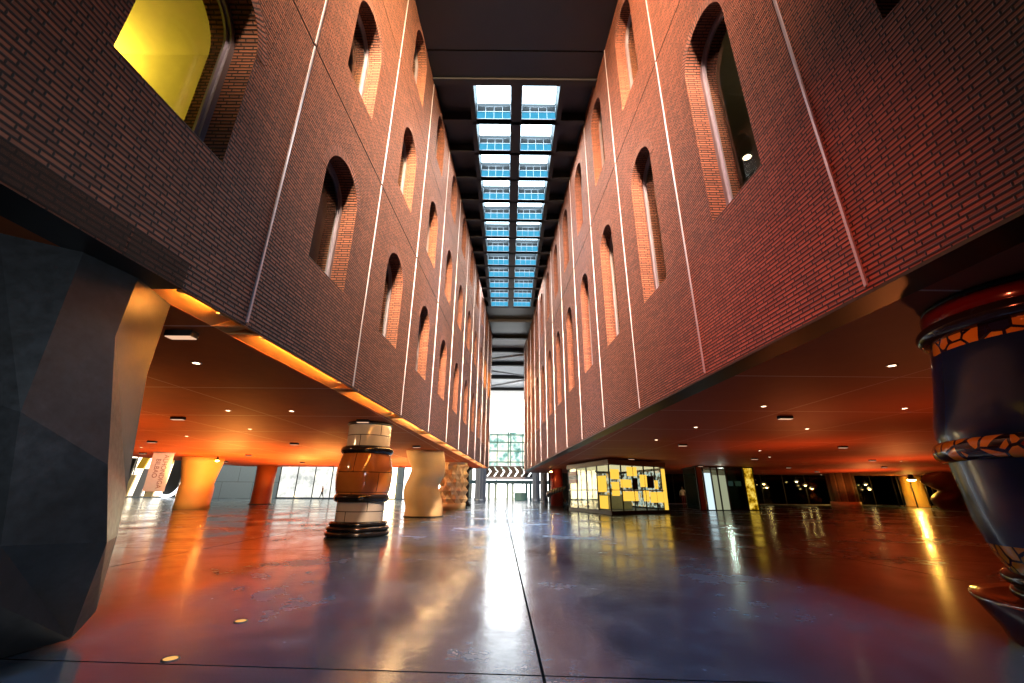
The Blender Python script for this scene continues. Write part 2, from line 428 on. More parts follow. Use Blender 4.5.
# rooms behind the windows
def rooms(key):
    c = SIDE[key]; mb = MB()
    sg = c['sg']; dep = 4.2
    zl = [SOF+.35]+c['hz']+[c['top']]
    y0, y1 = c['y0']+.3, c['y1']-.3
    for z0, z1 in zip(zl[:-1], zl[1:]):
        pl = [wp(c, y0, 0, THK+.01)[:2], wp(c, y1, 0, THK+.01)[:2], wp(c, y1, 0, dep)[:2], wp(c, y0, 0, dep)[:2]]
        mb.face([(*p, z0) for p in pl]); mb.face([(*p, z1-.25) for p in pl])
        mb.face([(*pl[2], z0), (*pl[3], z0), (*pl[3], z1-.25), (*pl[2], z1-.25)])
        y = c['j0']+c['kmin']*c['p']
        while y < y1:
            if y > y0 and key == 'L':
                a = wp(c, y, 0, THK+.02)[:2]; b = wp(c, y, 0, dep)[:2]
                mb.face([(*a, z0), (*b, z0), (*b, z1-.25), (*a, z1-.25)])
            y += c['p']*1.0
    NW = 'wall_%s_interior' % c['side']
    struct(mb.build(NW, M['plaster']), f"plastered rooms seen through the windows of the {c['side']} brick building", 'wall')
rooms('L'); rooms('R')

# ------------------------------------------------------------------ soffits, flanges, light trough
def soffit(key):
    c = SIDE[key]; D = 20.6 if key == 'L' else 52; w = 0.42
    y0, y1 = c['y0'], c['y1'] if key == 'L' else 47.0
    a = [wp(c, y0, 0, w)[:2], wp(c, y1, 0, w)[:2], wp(c, y1, 0, D)[:2], wp(c, y0, 0, D)[:2]]
    if key == 'L': a = [wp(c, y0, 0, w)[:2], wp(c, y1, 0, w)[:2], (wp(c, y1, 0, 0)[0]-21.8, y1), (-24.3, 27.0), (-23.2, 20), (-23.2, y0)]
    mb = MB().prism(a, SOF, SOF+.3)
    o = mb.build('ceiling_under_%s' % c['side'], M['soffit_'+key.lower()])
    struct(o, f"orange-red panelled underside of the raised building on the {c['side']}", 'ceiling')
soffit('L'); soffit('R')
c = SIDE['R']
fl = MB(); pl = [wp(c, -8, 0, 0)[:2], wp(c, 43, 0, 0)[:2], wp(c, 43, 0, .42)[:2], wp(c, -8, 0, .42)[:2]]
fl.prism(pl, SOF-.035, SOF)
NTRIM[0] += 1
struct(fl.build('trim_%d' % NTRIM[0], M['darkmetal']), 'dark metal edge flange along the foot of the right brick wall', 'trim')
# left: closed dark flange close by, then an open light trough
fl = MB(); cl_ = SIDE['L']; pl = [wp(cl_, -8, 0, 0)[:2], wp(cl_, 3.75, 0, 0)[:2], wp(cl_, 3.75, 0, .42)[:2], wp(cl_, -8, 0, .42)[:2]]
fl.prism(pl, SOF-.0, SOF+.3)
NTRIM[0] += 1
struct(fl.build('trim_%d' % NTRIM[0], M['blackmatt']), 'black closed flange along the near foot of the left brick wall', 'trim')
c = SIDE['L']; tr = MB()
y = -8.0; segs = []
while y < 38.4:
    y2 = min(38.4, y+3.298); segs.append((y, y2)); y = y2
P = lambda yy, z, d: wp(c, yy, z, d)
tr.face([P(3.75, SOF+.13, .02), P(38.4, SOF+.13, .02), P(38.4, SOF+.004, .42), P(3.75, SOF+.004, .42)])
tr.face([P(3.75, SOF, .04), P(38.4, SOF, .04), P(38.4, SOF+.13, .04), P(3.75, SOF+.13, .04)])
for k in range(0, 11):
    yy = 4.743+k*3.298
    if yy > 38: break
    for dy in (0, .28):
        a = [P(yy+dy, 0, 0)[:2], P(yy+dy+.05, 0, 0)[:2], P(yy+dy+.05, 0, .42)[:2], P(yy+dy, 0, .42)[:2]]
        tr.prism(a, SOF+.0, SOF+.08)
NTRIM[0] += 1
struct(tr.build('trim_%d' % NTRIM[0], simple('trough_metal', (0.85, 0.42, 0.14), 0.4, 0.2)), 'recessed light trough with cross brackets along the foot of the left brick wall', 'trim')
M['tube'] = emit('warm_tube', (1.0, 0.42, 0.07), 90)
M['tubew'] = emit('white_tube', (1.0, 0.62, 0.26), 85)
nt = 0
for k in range(-1, 10):
    yy = 4.743+k*3.298
    y0, y1 = yy+(.45 if k > -1 else 2.4), yy+3.0
    if y1 > 38.2: break
    root = empty('tube_lamp', P(y0, SOF+.05, .10))
    L = (y1-y0)
    d = (c['k']*L, L, 0)
    MB().tube([(0, 0, 0), d], .014, 8).build('tube', M['tube'] if k < 2 else M['tubew'], root)
    for e in (0.02, .98):
        MB().box((d[0]*e-.03, d[1]*e-.03, -.03), (d[0]*e+.03, d[1]*e+.03, .05)).build('bracket', M['steel'], root)
    lab = f"warm strip lamp in the trough under the left wall, {ORD[nt]} from the camera"; nt += 1
    tag(root, lab, 'lamp', 'strip lamps under the left wall')

# ------------------------------------------------------------------ corridor roof with skylights
def cxy(y): return 0.24-0.011*y
cb = MB(); bb = MB()
cb.box((-6, -8, CEIL), (6, 10.08, CEIL+.5)); cb.box((-6, 10.13, CEIL), (6, 11.10, CEIL+.5))
cb.box((-6, -8, CEIL+.12), (6, 11.1, CEIL+.6))
bb.box((-6, 11.12, CEIL-.08), (6, 11.38, CEIL+.5))
NROW = 12; Y0 = 11.53; PT = 1.68; OL = 1.46
ZU = CEIL+0.95
for j in range(NROW):
    y = Y0+PT*j; cx = cxy(y)
    bb.box((-6, y+OL, CEIL), (6, y+PT, CEIL+.55))
    # side coffers: slab set back 0.45 above the ribs
    cb.box((-6, y-.2, CEIL+.42), (cx-1.86, y+PT, CEIL+.6)); cb.box((cx+1.86, y-.2, CEIL+.42), (6, y+PT, CEIL+.6))
    # longitudinal beams
    bb.box((cx-1.86, y-.15, CEIL-.02), (cx-1.66, y+PT, ZU+.1)); bb.box((cx+1.66, y-.15, CEIL-.02), (cx+1.86, y+PT, ZU+.1))
    bb.box((cx-.21, y-.15, CEIL-.02), (cx+.21, y+PT, ZU+.1))
    bb.box((cx-1.7, y+OL, CEIL), (cx+1.7, y+PT, ZU+.1))
YE = Y0+PT*NROW
cb.box((-6, YE, CEIL), (6, 38.8, CEIL+.5)); bb.box((-6, 34.2, CEIL-.25), (6, 34.5, CEIL)); bb.box((-6, 38.5, CEIL-.25), (6, 38.8, CEIL+1.5))
struct(cb.build('ceiling', M['ceil']), 'black panelled roof spanning the brick corridor', 'ceiling')
NTRIM[0] += 1
struct(bb.build('trim_%d' % NTRIM[0], M['beam']), 'grid of black roof beams framing the skylights', 'beam')
M['sky_glow'] = emit('sky_glow', (0.30, 0.72, 1.0), 1.0)
def mat_skyblue():  # daylight on the blue glazing is put in as emission
    t = NT('blue_glow_glass'); tc = t.node('TexCoord'); n = t.noise(tc.outputs['Object'], 2.5, 3)
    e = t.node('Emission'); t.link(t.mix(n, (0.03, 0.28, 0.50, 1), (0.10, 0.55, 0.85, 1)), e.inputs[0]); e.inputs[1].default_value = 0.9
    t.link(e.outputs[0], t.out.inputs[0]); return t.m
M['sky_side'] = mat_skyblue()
M['sky_top'] = emit('daylight_sky', (0.62, 0.85, 1.0), 6.5)
sky0 = None
def make_skylight():
    W = 1.42; root = empty('skylight')
    tag(root, 'x', 'skylight')
    MB().face([(-W/2, 0, .93), (W/2, 0, .93), (W/2, OL, .93), (-W/2, OL, .93)]).build('roof_glazing', M['sky_top'], root)
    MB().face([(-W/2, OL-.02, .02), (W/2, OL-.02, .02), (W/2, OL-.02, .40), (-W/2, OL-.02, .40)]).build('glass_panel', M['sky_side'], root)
    f = MB()
    for x in (-W/2, -W/4, 0, W/4, W/2): f.box((x-.006, OL-.05, 0), (x+.006, OL-.035, .66))
    for z in (.0, .40): f.box((-W/2, OL-.06, z), (W/2, OL-.03, z+.018))
    f.build('frame', M['steel'], root)
    MB().box((-W/2, OL-.03, .42), (W/2, OL-.01, .70)).build('kerb', M['joint'], root)
    r = MB()
    r.tube([(-W/2, OL-.10, .62), (W/2, OL-.10, .62)], .012, 6)
    for x in (-W/2+.01, W/2-.01):
        r.tube([(x, .05, .60), (x, OL-.1, .60)], .011, 6)
        r.tube([(x, OL-.12, .05), (x, OL-.25, .60)], .011, 6)
    r.build('railing', M['steel'], root)
    return root
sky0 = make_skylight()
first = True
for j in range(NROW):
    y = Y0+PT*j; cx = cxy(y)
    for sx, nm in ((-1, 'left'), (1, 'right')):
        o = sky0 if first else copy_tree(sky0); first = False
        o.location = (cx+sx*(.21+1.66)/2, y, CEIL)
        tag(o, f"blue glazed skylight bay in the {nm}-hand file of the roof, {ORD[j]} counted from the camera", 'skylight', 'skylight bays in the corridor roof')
# warm floodlights hanging in the roof zone behind the camera
def area(name, loc, target, size, power, color, spread=None, sy=None):
    l = bpy.data.lights.new(name, 'AREA'); l.energy = power; l.color = color; l.size = size
    if sy: l.shape = 'RECTANGLE'; l.size_y = sy
    if spread: l.spread = radians(spread)
    o = bpy.data.objects.new(name, l); COL.objects.link(o); o.location = loc
    from mathutils import Vector
    o.rotation_euler = (Vector(target)-Vector(loc)).to_track_quat('-Z', 'Y').to_euler(); return o
def spot(name, loc, target, power, color, ang=60, blend=.6, rad=.1):
    l = bpy.data.lights.new(name, 'SPOT'); l.energy = power; l.color = color; l.spot_size = radians(ang); l.spot_blend = blend; l.shadow_soft_size = rad
    o = bpy.data.objects.new(name, l); COL.objects.link(o); o.location = loc
    from mathutils import Vector
    o.rotation_euler = (Vector(target)-Vector(loc)).to_track_quat('-Z', 'Y').to_euler(); return o
def point(name, loc, power, color, rad=.1):
    l = bpy.data.lights.new(name, 'POINT'); l.energy = power; l.color = color; l.shadow_soft_size = rad
    o = bpy.data.objects.new(name, l); COL.objects.link(o); o.location = loc; return o

# ------------------------------------------------------------------ pillars
def pillar(name, x, y, label, rz=0):
    r = empty(name, (x, y, 0), rz); tag(r, label, 'pillar', 'sculpted pillars carrying the brick buildings'); return r

# faceted dark metal pillar, front left
V = dict(T3=(-4.088, 2.791, SOF), T2=(-3.689, 3.071, SOF), T1=(-3.60, 3.521, SOF), T0=(-3.758, 4.125, SOF),
         L1=(-4.05, 2.60, 1.907), E=(-3.384, 2.844, 1.688), A=(-3.475, 3.383, 2.446), B=(-3.608, 3.951, 2.266),
         L2=(-3.90, 2.62, .80), F=(-3.345, 3.01, .835), C=(-3.178, 3.395, 1.37), D=(-3.488, 3.991, 1.157),
         G=(-3.143, 3.561, .802), D2=(-3.368, 3.896, .812), H=(-3.602, 4.023, 0.03), H2=(-3.686, 4.282, .165), K=(-3.42, 3.131, .50), K2=(-3.75, 3.35, 0.03))
import itertools
pr = pillar('pillar', -4.6, 3.45, 'massive dark faceted metal pillar close by at the left edge')
def bk(z, r, a): return (-4.6+r*cos(radians(a)), 3.45+r*sin(radians(a)), z)
BT = [bk(SOF, 1.05, 75), bk(SOF, 1.05, 125), bk(SOF, 1.05, 180), bk(SOF, 1.0, 235)]
B1 = [bk(2.2, 1.15, 70), bk(2.4, 1.2, 125), bk(2.0, 1.15, 180), bk(2.3, 1.1, 235)]
B2 = [bk(1.2, 1.2, 70), bk(1.0, 1.1, 125), bk(1.3, 1.2, 180), bk(.9, 1.05, 235)]
B3 = [bk(0, 1.05, 75), bk(0, 1.0, 125), bk(0, 1.05, 180), bk(0, 1.0, 235)]
B3b = [(x, y, .03) for x, y, z in B3]
m = MB(); v = V
def tri(*n): m.face([v[q] if isinstance(q, str) else q for q in n])
tri('T2', 'T1', 'A'); tri('T2', 'A', 'E'); tri('T1', 'T0', 'B'); tri('T1', 'B', 'A'); tri('T3', 'T2', 'E'); tri('T3', 'E', 'L1')
tri('E', 'A', 'C'); tri('E', 'C', 'F'); tri('A', 'B', 'D'); tri('A', 'D', 'C'); tri('L1', 'E', 'F'); tri('L1', 'F', 'L2')
tri('F', 'C', 'G'); tri('C', 'D', 'D2'); tri('C', 'D2', 'G'); tri('G', 'D2', 'H2'); tri('G', 'H2', 'H'); tri('F', 'G', 'H'); tri('F', 'H', 'K'); tri('L2', 'F', 'K'); tri('K', 'H', 'K2')
def strip(fr, bks, fr2, bks2):   # closes the back: from the right silhouette round to the left one
    a = [v[fr[1]]]+bks+[v[fr[0]]]; b = [v[fr2[1]]]+bks2+[v[fr2[0]]]
    for i in range(len(a)-1):
        m.face([a[i], a[i+1], b[i]]); m.face([a[i+1], b[i+1], b[i]])
strip(('T3', 'T0'), BT, ('L1', 'B'), B1); strip(('L1', 'B'), B1, ('L2', 'D'), B2); strip(('L2', 'D'), B2, ('K2', 'H2'), B3b)
m.face([v['L2'], v['K'], v['K2']]); m.face([v['D'], v['H2'], v['D2']])
m.face([v['T3'], v['T2'], v['T1'], v['T0']]+BT); m.face([v['H'], v['H2']]+B3b+[v['K2']])
m.v = [(x+4.6, y-3.45, z) for x, y, z in m.v]
m.build('faceted_shaft', M['bronze'], pr)
ft = MB(); ft.prism([(.45*cos(a)*1.7, .45*sin(a)*1.7) for a in [2*pi*i/8 for i in range(8)]], 0, .06); ft.build('foot', M['blackmatt'], pr)
# right-hand fixed faces keep sharp edges (flat shading)

# glazed blue vase pillar, front right
pr = pillar('pillar', 5.15, 3.75, 'blue glazed vase-shaped pillar with mosaic bands close by at the right edge')
def torus_prof(r, z, h, dr, n=10):
    return [(r+dr*sin(pi*i/n), z+h/2-h/2*cos(pi*i/n)*1.0) for i in range(n+1)]
MB().lathe([(0, 3.10), (.70, 3.10), (.73, 3.08), (.73, 3.04), (0, 3.04)], 64).build('top_ring', M['blackmatt'], pr)
MB().lathe([(.73, 3.05), (.755, 3.02), (.76, 2.92), (.74, 2.86)], 64).build('collar', M['red_glaze'], pr)
MB().lathe(torus_prof(.73, 2.70, .19, .11), 64).build('rim', M['black'], pr)
MB().lathe([(.72, 2.74), (.745, 2.71), (.765, 2.62), (.77, 2.57)], 64).build('mosaic_band', M['mosaic'], pr)
MB().lathe([(.77, 2.57), (.80, 2.42), (.84, 2.22), (.89, 2.02), (.93, 1.87), (.94, 1.76), (.925, 1.68)], 64).build('upper_bowl', M['blue_glaze'], pr)
MB().lathe(torus_prof(.91, 1.50, .20, .09), 64).build('mosaic_band', M['mosaic'], pr)
MB().lathe([(.91, 1.52), (.90, 1.42), (.89, 1.25), (.875, 1.0), (.845, .85), (.83, .78)], 64).build('lower_bowl', M['blue_glaze'], pr)
MB().lathe([(.83, .78), (.81, .70), (.78, .62), (.74, .54)], 64).build('mosaic_band', M['mosaic'], pr)
MB().lathe(torus_prof(.73, .44, .13, .09), 64).build('lower_rim', M['black'], pr)
MB().lathe(torus_prof(.72, .33, .11, .07), 64).build('lower_rim', M['black'], pr)
MB().lathe([(.60, .30), (.95, .34), (1.06, .355), (1.06, .33), (1.0, .22), (.93, .10), (.90, 0.0)], 64).build('dish', M['red_glaze'], pr)

# tiled pillar
pr = pillar('pillar', -4.28, 12.7, 'pillar of orange and white glazed tiles with black rings beside the left wall')
MB().lathe([(0, 3.10), (.64, 3.10), (.66, 3.04), (.62, 3.01), (0, 3.01)], 48).build('cap', M['blackmatt'], pr)
MB().lathe([(.62, 2.40), (.62, 3.03)], 64).build('upper_drum', M['tile_white'], pr)
MB().lathe(torus_prof(.62, 2.17, .24, .13)).build('black_ring', M['black'], pr)
MB().lathe([(.67, 2.20), (.70, 2.10), (.74, 1.95), (.77, 1.80), (.785, 1.62), (.775, 1.42), (.75, 1.22), (.71, 1.08)], 64).build('barrel', M['tile_orange'], pr)
MB().lathe(torus_prof(.64, .87, .24, .12)).build('black_ring', M['black'], pr)
MB().lathe([(.65, .33), (.65, .90)], 64).build('lower_drum', M['tile_white'], pr)
for q, (zz, hh, rr) in enumerate([(.26, .13, .70), (.14, .13, .76), (.0, .15, .78)]):
    MB().lathe([(.5, zz)]+torus_prof(rr, zz, hh, .09)+[(.5, zz+hh)]).build('base_ring', M['black'], pr)

# wavy cream pillar
pr = pillar('pillar', -4.25, 21.9, 'smooth cream wavy pillar between the tiled pillar and the studded pillar')
ys = [50, 130, 200, 260, 345, 400, 450, 520, 590]
rs = [.96, .93, .84, .86, .83, .89, .92, .91, .93]
sh = [-.15, -.04, .075, .02, -.19, -.17, -.09, 0, -.02]
def smooth_interp(xs, vs, x):
    for i in range(len(xs)-1):
        if xs[i] <= x <= xs[i+1]:
            t = (x-xs[i])/(xs[i+1]-xs[i]); t = t*t*(3-2*t) if False else t
            p0 = vs[max(0, i-1)]; p1 = vs[i]; p2 = vs[i+1]; p3 = vs[min(len(vs)-1, i+2)]
            return .5*((2*p1)+(-p0+p2)*t+(2*p0-5*p1+4*p2-p3)*t*t+(-p0+3*p1-3*p2+p3)*t**3)
    return vs[-1]
prof = []; cs = []
for i in range(41):
    yy = 590-540*i/40
    prof.append((smooth_interp(ys, rs, yy), 3.1-3.1*(yy-50)/540)); cs.append((smooth_interp(ys, sh, yy), 0))
MB().lathe([(0, prof[0][1])]+prof+[(0, prof[-1][1])], 64, [cs[0]]+cs+[cs[-1]]).build('wavy_shaft', M['cream'], pr)
MB().lathe([(0, 0), (.97, 0), (.97, .05), (0, .05)], 48).build('foot', M['blackmatt'], pr)

# studded pillar
pr = pillar('pillar', -4.05, 31.0, 'ivory pillar covered in pointed diamond studs, beyond the wavy cream pillar')
m = MB(); N = 10; r0 = .85; hp = .54; hh = .34
def cyl(a, z, r): return (r*cos(a), r*sin(a), z)
for j in range(-1, 6):
    zc = 2.82-hp*j
    for i in range(N):
        a = 2*pi*(i+(.5 if j % 2 else 0))/N; da = pi/N*.92
        z0, z1 = max(.36, zc-hh), min(3.08, zc+hh)
        if zc > 3.0 or zc < .5: 
            continue
        pts = [cyl(a-da, zc, r0), cyl(a, z0, r0), cyl(a+da, zc, r0), cyl(a, z1, r0)]
        ap = cyl(a, zc, r0+.24)
        for q in range(4): m.face([pts[q], pts[(q+1) % 4], ap])
m.build('studded_shaft', M['cream2'], pr)
MB().lathe([(.85, .3), (.85, 3.10)], 48).build('core', M['cream2'], pr)
MB().lathe([(0, 0), (.93, 0), (.93, .38), (.86, .42)], 48).build('base', M['cream2'], pr)
MB().lathe([(.7, 3.10), (.95, 3.10), (.95, 3.0), (.86, 2.98)], 48).build('cap', M['cream2'], pr)

pr = pillar('pillar', -4.05, 37.3, 'dark slender banded pillar half hidden behind the studded pillar')
MB().lathe([(0, 0), (.75, 0), (.75, .15), (.55, .3), (.5, 1.4), (.58, 1.6), (.5, 1.8), (.48, 2.8), (.7, 3.0), (.7, 3.1), (0, 3.1)], 32).build('shaft', M['blackmatt'], pr)

# far left pillars
pr = pillar('pillar', -20.3, 28.3, 'tapering amber pillar with pinched waist under the far left edge of the soffit')
MB().lathe([(0, 0), (.98, 0), (.94, .4), (.96, .9), (.95, 1.3), (.90, 1.5), (.94, 1.8), (1.04, 2.3), (1.14, 2.8), (1.18, 3.1), (0, 3.1)], 48).build('shaft', M['amber_stone'], pr)
pr = pillar('pillar', -20.9, 37.0, 'plain terracotta pillar in front of the blue-grey panels at far left')
MB().lathe([(0, 0), (.80, 0), (.76, .2), (.74, 1.6), (.78, 3.1), (0, 3.1)], 40).build('shaft', M['terracotta'], pr)
MB().lathe([(0, 0), (.90, 0), (.90, .07), (0, .07)], 40).build('foot', M['blackmatt'], pr)

# right side pillars
pr = pillar('pillar', 4.15, 39.0, 'red round pillar with a striped black and white coil near the right wall end')
MB().lathe([(0, 0), (.55, 0), (.55, 3.1), (0, 3.1)], 40).build('shaft', M['red_paint'], pr)
def mat_stripe():
    t = NT('coil_stripes'); uv = t.node('TexCoord'); w = t.node('TexWave'); w.inputs['Scale'].default_value = 2.2; t.link(uv.outputs['Object'], w.inputs['Vector'])
    t.bsdf(t.mix(t.math('GREATER_THAN', w.outputs[1], .55), (0.012, 0.012, 0.015, 1), (0.55, 0.52, 0.46, 1)), .3); return t.m
pts = [(.72*cos(a-.6), .72*sin(a-.6), .25+.20*a) for a in [i*.25-3.2+3.2 for i in range(30)]]
MB().tube(pts, [.10+.14*sin(pi*i/29) for i in range(30)], 12).build('coil', mat_stripe(), pr)

def fluted(x, y, r, label):
    p = pillar('pillar', x, y, label)
    MB().lathe([(r*1.05, 0), (r*.95, .6), (r*.92, 3), (r*1.0, 6)], 96, fr=lambda rr, z, a: rr*(1-.10*abs(sin(a*6)))).build('fluted_shaft', M['grey_flute'], p)
    MB().lathe([(0, 0), (r*1.1, 0), (r*1.1, .12), (0, .12)], 40).build('foot', M['steel'], p)
fluted(-4.1, 60, .80, 'grey fluted pillar at the left of the bright hall entrance')
fluted(3.55, 60, .55, 'grey fluted pillar at the right of the bright hall entrance')
fluted(3.95, 51, .45, 'grey fluted pillar just in front of the right-hand entrance pillar')

pr = pillar('pillar', 32.2, 42.2, 'round pillar clad in vertical brown wooden slats on the far right')
MB().lathe([(0, 0), (1.05, 0), (1.1, 1.2), (1.1, 3.1), (0, 3.1)], 96, fr=lambda rr, z, a: rr*(1+.03*(1 if sin(a*36) > 0 else -1))).build('slatted_shaft', M['slats'], pr)
MB().lathe([(0, 0), (1.2, 0), (1.2, .5), (1.05, .52)], 48).build('base', M['cream'], pr)
pr = pillar('pillar', 42.6, 46.0, 'glass-clad pillar lit bright yellow by a lamp on the far right')
MB().lathe([(0, 0), (1.3, 0), (1.3, .1), (.9, .12), (.9, 3.0), (0, 3.0)], 48).build('core', M['amber_stone'], pr)
gf = MB()
for i in range(8):
    a = 2*pi*i/8; gf.tube([(1.45*cos(a), 1.45*sin(a), 0), (1.45*cos(a), 1.45*sin(a), 3.1)], .05, 6)
gf.build('frame', M['blackmatt'], pr)
MB().lathe([(1.4, .1), (1.4, 3.05)], 8, smooth=False).build('glass', M['glass'], pr)
pr = pillar('pillar', 40.0, 39.8, 'brown-red twisted pillar beside the lit glass-clad pillar')
pf = [(1.0, 0), (1.15, .3), (1.25, .8), (1.05, 1.25), (.85, 1.55), (1.05, 1.85), (1.3, 2.3), (1.15, 2.8), (1.0, 3.1)]
pf2 = []; c2 = []
for i in range(49):
    t = i/48*8; k = min(7, int(t)); f = t-k
    pf2.append((smooth_interp(list(range(9)), [p[0] for p in pf], t), smooth_interp(list(range(9)), [p[1] for p in pf], t)))
    c2.append((.22*cos(t*1.3), .22*sin(t*1.3)))
MB().lathe([(0, 0)]+pf2+[(0, 3.1)], 48, [c2[0]]+c2+[c2[-1]], fr=lambda r, z, a: r*(1+.12*cos(2*a-z*2.2))).build('twisted_shaft', M['brownred'], pr)

# ------------------------------------------------------------------ lamps on the soffits
M['diff'] = emit('lamp_diffuser', (1.0, 0.60, 0.38), .75)
M['down'] = emit('downlight_bulb', (1.0, 0.72, 0.45), 8)
def make_box():
    r = empty('ceiling_light')
    MB().box((-.17, -.07, -.075), (.17, .07, 0)).build('housing', M['blackmatt'], r)
    MB().box((-.16, -.06, -.085), (.16, .06, -.075)).build('diffuser', M['diff'], r)
    return r
bx = make_box(); used = False
def place(proto_used, proto, x, y, label, cat, group):
    o = copy_tree(proto) if proto_used else proto
    o.location = (x, y, SOF); tag(o, label, cat, group); return True
LB = [(-4.25, [4.96, 11.9, 19.1, 25.5, 31.5], 'file nearest the brick wall'), (-9.4, [11.68, 18.34, 24.9, 31.5, 36.8], 'second file from the brick wall'),
      (-15.3, [18.0, 24.9, 31.5, 36.8], 'third file from the brick wall'), (-20.9, [24.2, 31.4], 'farthest file from the brick wall')]
for x, yl, nm in LB:
    for j, y in enumerate(yl):
        used = place(used, bx, x, y, f"black box lamp, left soffit, {nm}, {ORD[j]} from the camera", 'ceiling light', 'box lamps under the soffits')
RB = [(7.15, [10.71, 17.5, 25.17, 31.8], 'file nearest the brick wall'), (14.0, [17.73, 24.4, 31.5], 'second file from the brick wall'),
      (21.1, [24.8, 32.5, 38.5], 'third file from the brick wall'), (27.2, [31.1, 38.1], 'farthest file from the brick wall')]
for x, yl, nm in RB:
    for j, y in enumerate(yl):
        used = place(used, bx, x, y, f"black box lamp, right soffit, {nm}, {ORD[j]} from the camera", 'ceiling light', 'box lamps under the soffits')
def make_down():
    r = empty('downlight')
    MB().lathe([(.05, -.01), (.075, -.01), (.078, 0), (.05, 0)], 20).build('rim', M['steel'], r)
    MB().lathe([(0, -.008), (.052, -.008)], 20).build('bulb', M['down'], r)
    return r
dn = make_down(); used = False
LD = [(-5.06, 6.34), (-5.65, 10.58), (-8.78, 14.03), (-7.3, 10.6), (-12.5, 16.2), (-18.3, 21.0)]
RD = [(5.96, 6.15), (5.86, 9.44), (5.69, 12.76), (9.22, 12.9), (9.22, 9.54), (5.6, 16.1), (14.4, 23.6), (23.6, 25.7), (29.3, 45.0), (32.5, 45.0), (11.8, 20.0)]
NEARL = ['closest to the faceted pillar', 'second closest to the brick wall', 'beyond the second row of box lamps', 'left of the second closest downlight', 'deep under the building before the third lamp row', 'deepest under the building near the amber pillar']
for j, (x, y) in enumerate(LD):
    used = place(used, dn, x, y, f"small round downlight in the left soffit, {NEARL[j]}", 'downlight', 'round downlights in the soffits')
rl = sorted(RD, key=lambda p: p[1])
for j, (x, y) in enumerate(rl):
    used = place(used, dn, x, y, f"small round downlight in the right soffit, {ORD[j]} in distance from the camera", 'downlight', 'round downlights in the soffits')
# recessed floor spots
def make_fs():
    r = empty('floor_light')
    MB().lathe([(.045, .004), (.058, .006), (.062, 0)], 24).build('rim', M['darkmetal'], r)
    MB().lathe([(0, .003), (.047, .005)], 24).build('lens', emit('amber_lens', (1.0, .50, .14), .9), r)
    return r
for (x, y, lab) in ((6.9, 9.5, 'round lamp glowing inside the nearest lower window of the right wall'), (6.45, 15.6, 'round lamp glowing inside the second lower window of the right wall')):
    o = copy_tree(dn); o.location = (x, y, 10.52); o.scale = (2.2, 2.2, 1); tag(o, lab, 'downlight'); del o['group']
fs = make_fs(); fs.location = (-2.53, 3.71, 0); tag(fs, 'round brass-coloured floor light near the bottom left saw cut', 'floor light', 'recessed floor lights')
f2 = copy_tree(fs); f2.location = (-2.59, 4.66, 0); tag(f2, 'round brass-coloured floor light, the farther of the two', 'floor light', 'recessed floor lights')

# bare spot lamps with visible bulbs
M['bulb'] = emit('bulb_warm', (1.0, 0.50, 0.12), 90)
def make_bulb(strength_mat, r=.10):
    root = empty('spot_lamp')
    MB().lathe([(0, 0), (.06, 0), (.06, -.12), (.11, -.16), (.11, -.24), (.09, -.24), (.09, -.18), (0, -.18)], 20).build('housing', M['blackmatt'], root)
    MB().lathe([(0, -.19-r*1.2)]+[(r*cos(a), -.19-r*.6+r*.6*sin(a)) for a in [-1.3+2.6*i/8 for i in range(9)]]+[(0, -.19)], 16).build('bulb', strength_mat, root)
    return root
bl = [(-18.3, 26.7, 'amber spot lamp glaring beside the amber pillar at far left'), (3.55, 37.6, 'amber spot lamp glaring in front of the red pillar'),
      (15.0, 35.9, 'left one of the two amber spot lamps between kiosk and lift'), (15.75, 36.2, 'right one of the two amber spot lamps between kiosk and lift'),
      (40.7, 43.8, 'amber spot lamp blazing above the lit glass-clad pillar')]
b0 = make_bulb(M['bulb'])
for i, (x, y, lab) in enumerate(bl):
    o = b0 if i == 0 else copy_tree(b0)
    o.location = (x, y, SOF); tag(o, lab, 'spot lamp')
    if i == 4: o.scale = (3.4, 3.4, 2.0)

# ------------------------------------------------------------------ glass kiosk
k = empty('kiosk', (6.5, 28.5, 0)); tag(k, 'glass kiosk with yellow panels and lit interior beyond the right wall', 'kiosk')
PK = [(4.15, 31.0), (5.65, 24.7), (9.75, 27.2), (8.6, 33.6)]
PK = [(x-6.5, y-28.5) for x, y in PK]
def edge(a, b, t): return (a[0]+(b[0]-a[0])*t, a[1]+(b[1]-a[1])*t)
def slab(a, b, t0, t1, z0, z1, th=.05, off=0.0):
    p = edge(a, b, t0); q = edge(a, b, t1); L = math.hypot(q[0]-p[0], q[1]-p[1]); nx, ny = (q[1]-p[1])/L, -(q[0]-p[0])/L
    return MB().prism([(p[0]+nx*off, p[1]+ny*off), (q[0]+nx*off, q[1]+ny*off), (q[0]+nx*(off+th), q[1]+ny*(off+th)), (p[0]+nx*(off+th), p[1]+ny*(off+th))], z0, z1)
def grow(pl, f):
    cx = sum(p[0] for p in pl)/4; cy = sum(p[1] for p in pl)/4
    return [(cx+(x-cx)*f, cy+(y-cy)*f) for x, y in pl]
MB().prism(grow(PK, 1.01), 0.0, .2).build('plinth', M['blackmatt'], k)
MB().prism(grow(PK, 1.03), 2.70, 2.98).build('roof', simple('kiosk_roof', (0.16, 0.10, 0.05), .4, .4), k)
MB().prism(grow(PK, .9), 2.66, 2.70).build('light_panel', emit('kiosk_light', (1, .80, .5), 1.0), k)
gm = MB()
